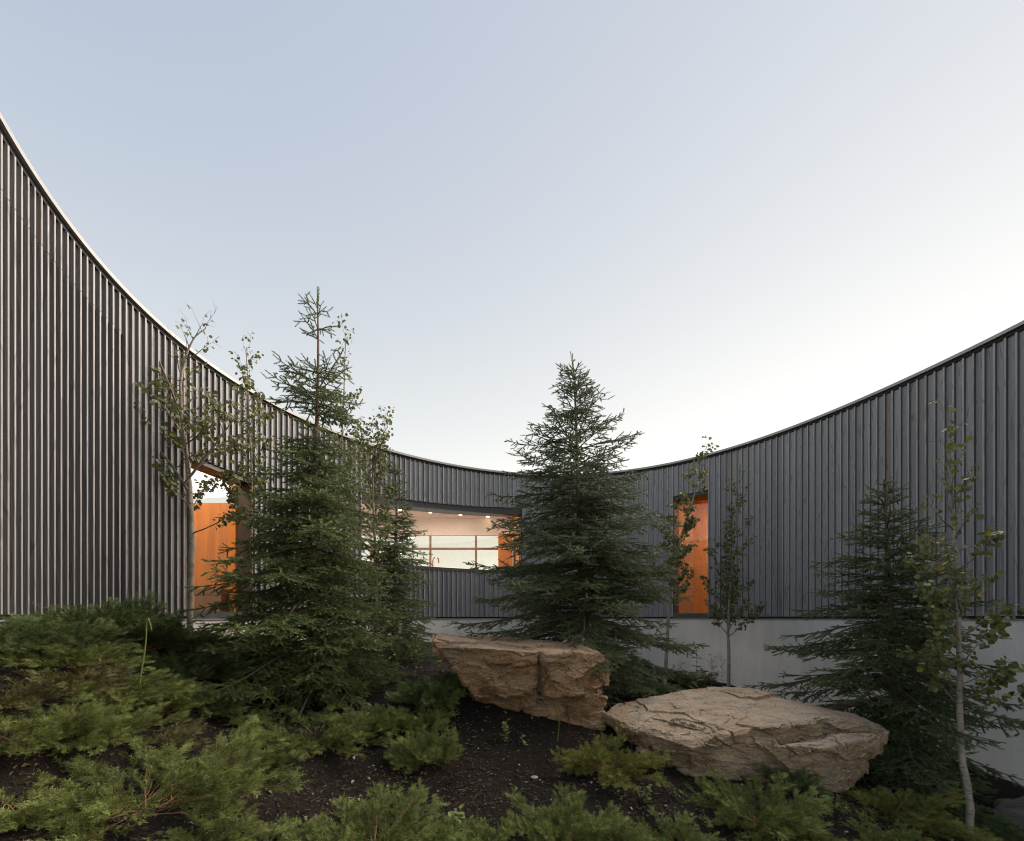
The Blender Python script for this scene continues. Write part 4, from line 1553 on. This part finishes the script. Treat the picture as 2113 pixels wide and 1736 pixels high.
# picture place of the foot, width in the picture, mesh, turn, flattening, label
JUN = [
    (180, 1325, 330, 3, 0.3, 0.95, 'dense dark juniper mound against the left wall'),
    (5, 1340, 240, 2, 1.3, 0.95, 'dark juniper cut by the left edge, just below the fin wall'),
    (415, 1338, 240, 3, 2.1, 0.55, 'low dark juniper at the foot of the left window'),
    (130, 1425, 300, 6, 0.9, 0.7, 'thin browning juniper behind the large green one at left'),
    (75, 1545, 330, 1, 0.2, 1.0, 'large green juniper at the left edge, halfway up the slope'),
    (425, 1468, 230, 3, 2.7, 0.85, 'rounded dark juniper left of the tallest spruce foot'),
    (300, 1665, 470, 0, 0.0, 0.95, 'big open juniper with tan stems at the bottom left'),
    (640, 1535, 330, 0, 1.9, 0.7, 'low wide juniper in front of the tallest spruce'),
    (872, 1575, 190, 5, 0.8, 1.05, 'bright tufted juniper standing on a bare stem above the soil'),
    (885, 1455, 190, 3, 4.1, 1.0, 'dark juniper left of the upright sandstone block'),
    (765, 1760, 370, 1, 3.2, 0.85, 'green juniper at the bottom edge left of centre'),
    (1165, 1765, 270, 5, 2.2, 1.0, 'bright juniper at the bottom edge right of centre'),
    (1250, 1590, 240, 4, 5.0, 0.95, 'yellow green juniper between the two large boulders'),
    (1560, 1700, 290, 1, 4.4, 0.95, 'green juniper in front of the tan slab'),
    (1625, 1628, 150, 3, 0.5, 1.1, 'small dark juniper touching the front of the tan slab'),
    (1850, 1690, 270, 4, 3.9, 0.75, 'flat yellow green juniper below the right end of the slab'),
    (1835, 1775, 150, 5, 1.1, 1.0, 'pale juniper tip at the bottom edge near the right aspen'),
    (1390, 1775, 200, 1, 5.5, 1.0, 'juniper at the bottom edge below the yellow green one'),
    (1935, 1625, 160, 2, 2.9, 0.6, 'dark low juniper under the right spruce'),
    (2090, 1765, 150, 3, 3.4, 0.9, 'dark juniper in the bottom right corner'),
    (90, 1340, 260, 2, 4.6, 0.85, 'dark juniper between the wall mound and the left edge'),
    (300, 1340, 260, 3, 5.3, 0.8, 'dark juniper filling in right of the wall mound'),
    (520, 1375, 230, 3, 0.1, 0.75, 'dark juniper under the left boughs of the tallest spruce'),
    (235, 1445, 260, 1, 2.6, 0.75, 'olive juniper between the browning one and the rounded dark one'),
    (15, 1460, 260, 6, 3.7, 0.8, 'browning juniper at the left edge above the large green one'),
    (215, 1520, 230, 1, 4.9, 0.8, 'green juniper right of the large one at the left edge'),
    (20, 1690, 260, 0, 2.2, 0.8, 'juniper cut by the left edge near the bottom'),
    (500, 1590, 240, 0, 3.3, 0.7, 'small open juniper above the bare soil left of centre'),
    (770, 1500, 200, 1, 1.4, 0.7, 'low juniper at the right foot of the tallest spruce'),
    (560, 1775, 200, 1, 4.0, 0.8, 'juniper tuft at the bottom edge below the bare soil'),
    (1010, 1775, 170, 5, 3.0, 0.8, 'juniper tuft at the bottom edge under the pale weed'),
    (1690, 1765, 200, 4, 2.4, 0.8, 'yellow green juniper at the bottom edge right of the green one'),
    (1980, 1690, 170, 3, 0.7, 0.7, 'dark juniper at the foot of the nearest aspen'),
    (1340, 1440, 180, 3, 2.0, 0.6, 'dark low shrub in the gap behind the two boulders'),
    (1415, 1412, 150, 6, 5.9, 0.7, 'dry brown shrub against the concrete behind the slab'),
    (400, 1400, 260, 2, 1.7, 0.8, 'dark juniper on the bank between the bare stalk and the spruce'),
    (130, 1375, 260, 1, 0.6, 0.7, 'olive juniper on the bank below the wall mound'),
    (950, 1425, 150, 3, 3.1, 0.9, 'dark juniper tucked under the left overhang of the block'),
    (345, 1540, 200, 6, 1.1, 0.8, 'sparse browning juniper above the big open one'),
    (865, 1500, 170, 1, 5.6, 0.85, 'green juniper between the tufted one and the dark one by the block'),
    (420, 1765, 220, 1, 2.9, 0.85, 'green juniper at the bottom edge right of the big open one'),
    (905, 1770, 190, 5, 4.7, 0.9, 'bright juniper at the bottom edge left of the pale weed'),
    (1275, 1772, 200, 1, 0.9, 0.9, 'green juniper at the bottom edge between two brighter ones'),
    (330, 1470, 220, 5, 3.6, 0.8, 'bright juniper on the bank left of the rounded dark one'),
    (690, 1440, 230, 2, 4.4, 0.7, 'dark juniper under the lowest boughs of the tallest spruce'),
]
for px, py, wpx, mi, rz, fl, lab in JUN:
    g = hit(px, min(py, 1734))
    if py > 1734:
        dd = F * 0.0 + g.y * (1 - (py - 1734) / 900.0)
        g = Vector(((px - CX) / F * dd, dd, ground((px - CX) / F * dd, dd)))
    t = thing('juniper_shrub', (g.x, g.y, g.z - 0.02), lab, 'juniper', 'spreading junipers on the slope')
    s = (wpx / F * g.y) / 1.58
    t.scale = (s, s, s * fl * 0.86)
    t.rotation_euler = (0, 0, rz)
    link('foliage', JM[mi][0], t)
    link('stems', JM[mi][1], t)

# ------------------------------------------------------------------ weeds


def weed(name, label, px, py, top, d=None, leaf=0.05, n=14, lean=0.0, branch=0, thick=0.004, nod=False, narrow=1.0, seed=1, cat='weed', group='weeds along the slope'):
    r = random.Random(seed)
    g = on_ground(px, d) if d else hit(px, py)
    t = thing(name, g, label, cat, group)
    h = (py - top) / F * g.y
    pts = []
    for i in range(12):
        u = i / 11
        pts.append(Vector((lean * h * u * u + 0.01 * math.sin(u * 6 + seed), 0.01 * math.cos(u * 5 + seed), h * u - 0.02)))
    if nod:
        e = pts[-1]
        pts += [e + Vector((0.012, 0, 0.01)), e + Vector((0.03, 0, -0.03)), e + Vector((0.045, 0, -0.09))]
    rads = [thick * (1 - 0.6 * i / len(pts)) for i in range(len(pts))]
    v, q = tube_path(pts, rads, 6)
    link('stem', mesh_np('stem', v, q, M_WEED, True), t)
    pos, mats, wood = [], [], []

    def put(p, dirv, s):
        y = dirv.normalized()
        z = Vector((0, 0, 1)) + Vector((r.gauss(0, 0.4), r.gauss(0, 0.4), 0))
        z = (z - y * z.dot(y)).normalized()
        x = y.cross(z)
        pos.append(list(p))
        mats.append([[x[c] * s * narrow, y[c] * s, z[c] * s] for c in range(3)])
    for k in range(n):
        u = 0.18 + 0.82 * k / max(1, n - 1)
        p = pts[min(11, int(u * 11))]
        a = k * 2.4 + r.gauss(0, 0.3)
        dv = Vector((math.cos(a), math.sin(a), r.uniform(-0.3, 0.5)))
        put(p, dv, leaf * r.uniform(0.6, 1.1))
    for b in range(branch):
        u = 0.35 + 0.6 * b / max(1, branch)
        p = pts[int(u * 11)]
        a = b * 2.4
        dv = Vector((math.cos(a) * 0.8, math.sin(a) * 0.8, 0.9)).normalized()
        L = h * 0.3 * r.uniform(0.5, 1.1)
        for s in range(5):
            p2 = p + dv * L / 5
            wood.append((p, p2, thick * 0.4, thick * 0.3))
            a2 = r.random() * 6.28
            put(p2, Vector((math.cos(a2), math.sin(a2), r.gauss(0.1, 0.4))), leaf * r.uniform(0.5, 1.0))
            p = p2
    v, f = instance(_lv, _lf, np.array(mats), np.array(pos))
    if wood:
        v2, f2 = tubes(wood, 3)
        link('side_stems', mesh_np('side_stems', v2, f2, M_WEED, True), t)
    link('leaves', mesh_np('leaves', v, f, M_WEED), t)


weed('weed_stalk', 'tall bare green stalk rising left of the tallest spruce', 290, 1465, 1275, leaf=0.045, n=7, lean=0.06, thick=0.008, nod=True, narrow=0.5, seed=3)
weed('milkweed', 'broad leaved weed against the concrete behind the tan slab', 1437, 1412, 1308, d=7.6, leaf=0.15, n=16, narrow=0.55, thick=0.007, seed=4)
weed('weed', 'fine leaved weed left of the small straight aspen trunk', 1468, 1412, 1330, d=8.3, leaf=0.06, n=18, branch=6, narrow=0.5, seed=5)
weed('weed', 'feathery weed touching the small straight aspen trunk', 1489, 1412, 1322, d=8.3, leaf=0.055, n=18, branch=7, narrow=0.4, seed=6)
weed('weed', 'airy weed beside the crooked pale aspen trunk', 1400, 1412, 1352, d=8.0, leaf=0.06, n=14, branch=6, narrow=0.6, seed=7)
weed('weed', 'branching yellow green weed right of the tallest spruce, nearest the spruce', 790, 1340, 1225, d=5.9, leaf=0.05, n=16, branch=8, narrow=0.8, seed=8)
weed('weed', 'tallest branching yellow green weed above the left end of the block', 822, 1345, 1205, d=5.8, leaf=0.05, n=18, branch=9, narrow=0.8, seed=9)
weed('weed', 'branching weed just left of the upright block', 858, 1345, 1248, d=5.9, leaf=0.05, n=16, branch=9, narrow=0.8, seed=10)
weed('weed', 'short weed above the left tip of the upright block', 905, 1325, 1272, d=6.4, leaf=0.05, n=14, branch=6, narrow=0.8, seed=11)
for k, (px, tp) in enumerate(((930, 1283), (952, 1276), (972, 1285), (992, 1280), (1012, 1290))):
    weed('weed', ('first', 'second', 'third', 'fourth', 'fifth')[k] + ' from left of the slim weeds behind the block top', px, 1335, tp, d=7.6, leaf=0.05, n=12, branch=5, narrow=0.6, seed=20 + k)
weed('nodding_weed', 'single nodding stalk in front of the upright block', 1152, 1482, 1398, d=4.38, leaf=0.03, n=5, thick=0.005, nod=True, narrow=0.5, seed=30)
weed('weed', 'curled pale weed on the soil left of the two boulders', 1040, 1532, 1484, leaf=0.05, n=14, branch=3, lean=0.15, thick=0.004, seed=31)
weed('weed', 'small leafy weed on the soil below the upright block', 1078, 1540, 1512, leaf=0.06, n=10, thick=0.003, narrow=0.6, seed=32)
weed('weed', 'pale upright weed at the bottom edge left of the bright juniper', 948, 1735, 1665, leaf=0.055, n=12, branch=3, thick=0.004, seed=33)
weed('weed', 'wispy pale weed on the left of the dark right spruce', 1640, 1425, 1380, d=6.3, leaf=0.04, n=10, branch=6, narrow=0.5, seed=34)
weed('weed', 'leafy weed in front of the left juniper mound', 305, 1415, 1372, leaf=0.06, n=14, branch=3, seed=35)
weed('weed', 'leafy weed on the soil below the yellow green juniper', 1330, 1660, 1620, leaf=0.06, n=16, branch=4, lean=0.2, narrow=0.6, seed=36)

# ------------------------------------------------------------------ litter on the soil
N = 95000
qx = rng.uniform(-4.3, 5.2, N); qy = rng.uniform(1.2, 7.2, N)
keep = (np.abs(qx) < qy * 1.42) & (np.hypot(qx - CXW, qy - CYW) < 5.5) & (rng.random(N) < np.clip(3.6 / qy, 0, 1) ** 1.5)
qx, qy = qx[keep], qy[keep]
qz = ground_arr(qx, qy)
for i in range(len(qx)):
    v = Vector((qx[i], qy[i], 0))
    qz[i] += 0.035 * mnoise.fractal(v * 1.6, 1.0, 2.0, 4) + 0.012 * mnoise.noise(v * 14)


def litter(name, sel, ln, wd, lift, mat, label, cat, tilt=0.35):
    x, y, z = qx[sel], qy[sel], qz[sel]
    n = len(x)
    a = rng.random(n) * 6.283
    L = ln[0] + (ln[1] - ln[0]) * rng.random(n) ** 1.6
    W = wd[0] + (wd[1] - wd[0]) * rng.random(n)
    dz = rng.normal(0, tilt, n)
    dx = np.stack([np.cos(a) * np.cos(dz), np.sin(a) * np.cos(dz), np.sin(dz)], 1)
    rz_ = rng.normal(0, 0.5, n)
    sx = np.stack([-np.sin(a) * np.cos(rz_), np.cos(a) * np.cos(rz_), np.sin(rz_)], 1)
    c = np.stack([x, y, z + lift + 0.010 * rng.random(n)], 1)
    h = (dx * (L / 2)[:, None]); w = sx * (W / 2)[:, None]
    bow = np.stack([np.zeros(n), np.zeros(n), W * 0.5], 1)
    V = np.stack([c - h - w * 0.6, c - h + w * 0.6, c + w + bow, c - w + bow, c + h + w * 0.3, c + h - w * 0.3], 1).reshape(-1, 3)
    b = (np.arange(n) * 6)[:, None]
    Q = np.concatenate([b + np.array([[0, 1, 2, 3]]), b + np.array([[3, 2, 4, 5]])], 0)
    link(name, mesh_np(name, V, Q, mat), kind='stuff', label=label, category=cat)


pick = rng.random(len(qx))
M_CHIP = mat_island('bark_mulch', [(0.0, (0.007, 0.006, 0.0055)), (0.45, (0.018, 0.015, 0.013)), (0.78, (0.042, 0.034, 0.028)), (0.93, (0.085, 0.062, 0.046)), (1.0, (0.20, 0.17, 0.14))], 0.85, 0.25)
M_CLIP = mat_island('juniper_clippings', [(0.0, (0.055, 0.045, 0.018)), (0.5, (0.085, 0.085, 0.030)), (0.8, (0.12, 0.075, 0.035)), (1.0, (0.16, 0.14, 0.07))], 0.85, 0.2)
litter('bark_mulch', pick < 0.66, (0.010, 0.040), (0.005, 0.014), 0.002, M_CHIP, 'dark shredded bark mulch covering the slope', 'mulch')
litter('needle_litter', pick > 0.72, (0.014, 0.050), (0.0022, 0.005), 0.004, M_CLIP, 'fallen juniper clippings strewn over the mulch', 'litter', 0.25)

M_TWIG = mat_island('dry_twigs', [(0.0, (0.05, 0.03, 0.02)), (0.6, (0.11, 0.062, 0.036)), (1.0, (0.20, 0.13, 0.08))], 0.85, 0.2)
litter('dry_twigs', (pick > 0.690) & (pick < 0.715), (0.05, 0.14), (0.003, 0.007), 0.006, M_TWIG, 'dry reddish twigs and fallen sprays lying on the mulch', 'twigs', 0.2)
M_FALL = mat_island('fallen_leaves', [(0.0, (0.10, 0.085, 0.04)), (0.5, (0.16, 0.15, 0.10)), (1.0, (0.26, 0.25, 0.20))], 0.7, 0.25)
litter('fallen_leaves', (pick > 0.715) & (pick < 0.722), (0.025, 0.05), (0.018, 0.032), 0.006, M_FALL, 'pale fallen leaves scattered over the mulch', 'leaves', 0.25)

# low seedlings on the soil
sd = []
for cx_, cy_, sp_, n_ in ((1180, 1510, 0.35, 70), (285, 1385, 0.45, 90), (1010, 1515, 0.25, 40), (250, 1540, 0.4, 60), (1330, 1650, 0.3, 50), (880, 1640, 0.5, 40), (1000, 1600, 0.5, 40), (1900, 1720, 0.4, 20)):
    c = hit(cx_, cy_)
    for _ in range(n_):
        x, y = c.x + rnd.gauss(0, sp_), c.y + rnd.gauss(0, sp_ * 0.6)
        v = Vector((x, y, 0))
        z = ground(x, y) + 0.035 * mnoise.fractal(v * 1.6, 1.0, 2.0, 4) + 0.012 * mnoise.noise(v * 14)
        for k in range(rnd.randint(2, 5)):
            a = rnd.random() * 6.28
            yv = Vector((math.cos(a), math.sin(a), rnd.uniform(0.1, 0.6))).normalized()
            zv = Vector((0, 0, 1)); zv = (zv - yv * zv.dot(yv)).normalized(); xv = yv.cross(zv)
            s = rnd.uniform(0.008, 0.022)
            sd.append(([x, y, z + 0.008], [[xv[c2] * s, yv[c2] * s, zv[c2] * s] for c2 in range(3)]))
v, f = instance(_lv, _lf, np.array([b for a, b in sd]), np.array([a for a, b in sd]))
M_SEED = mat_island('seedling_leaf', [(0.0, (0.05, 0.065, 0.025)), (0.6, (0.075, 0.09, 0.04)), (1.0, (0.14, 0.15, 0.10))], 0.6, 0.3)
link('seedlings', mesh_np('seedlings', v, f, M_SEED), kind='stuff', label='tiny pale green seedlings scattered over the soil', category='seedlings')
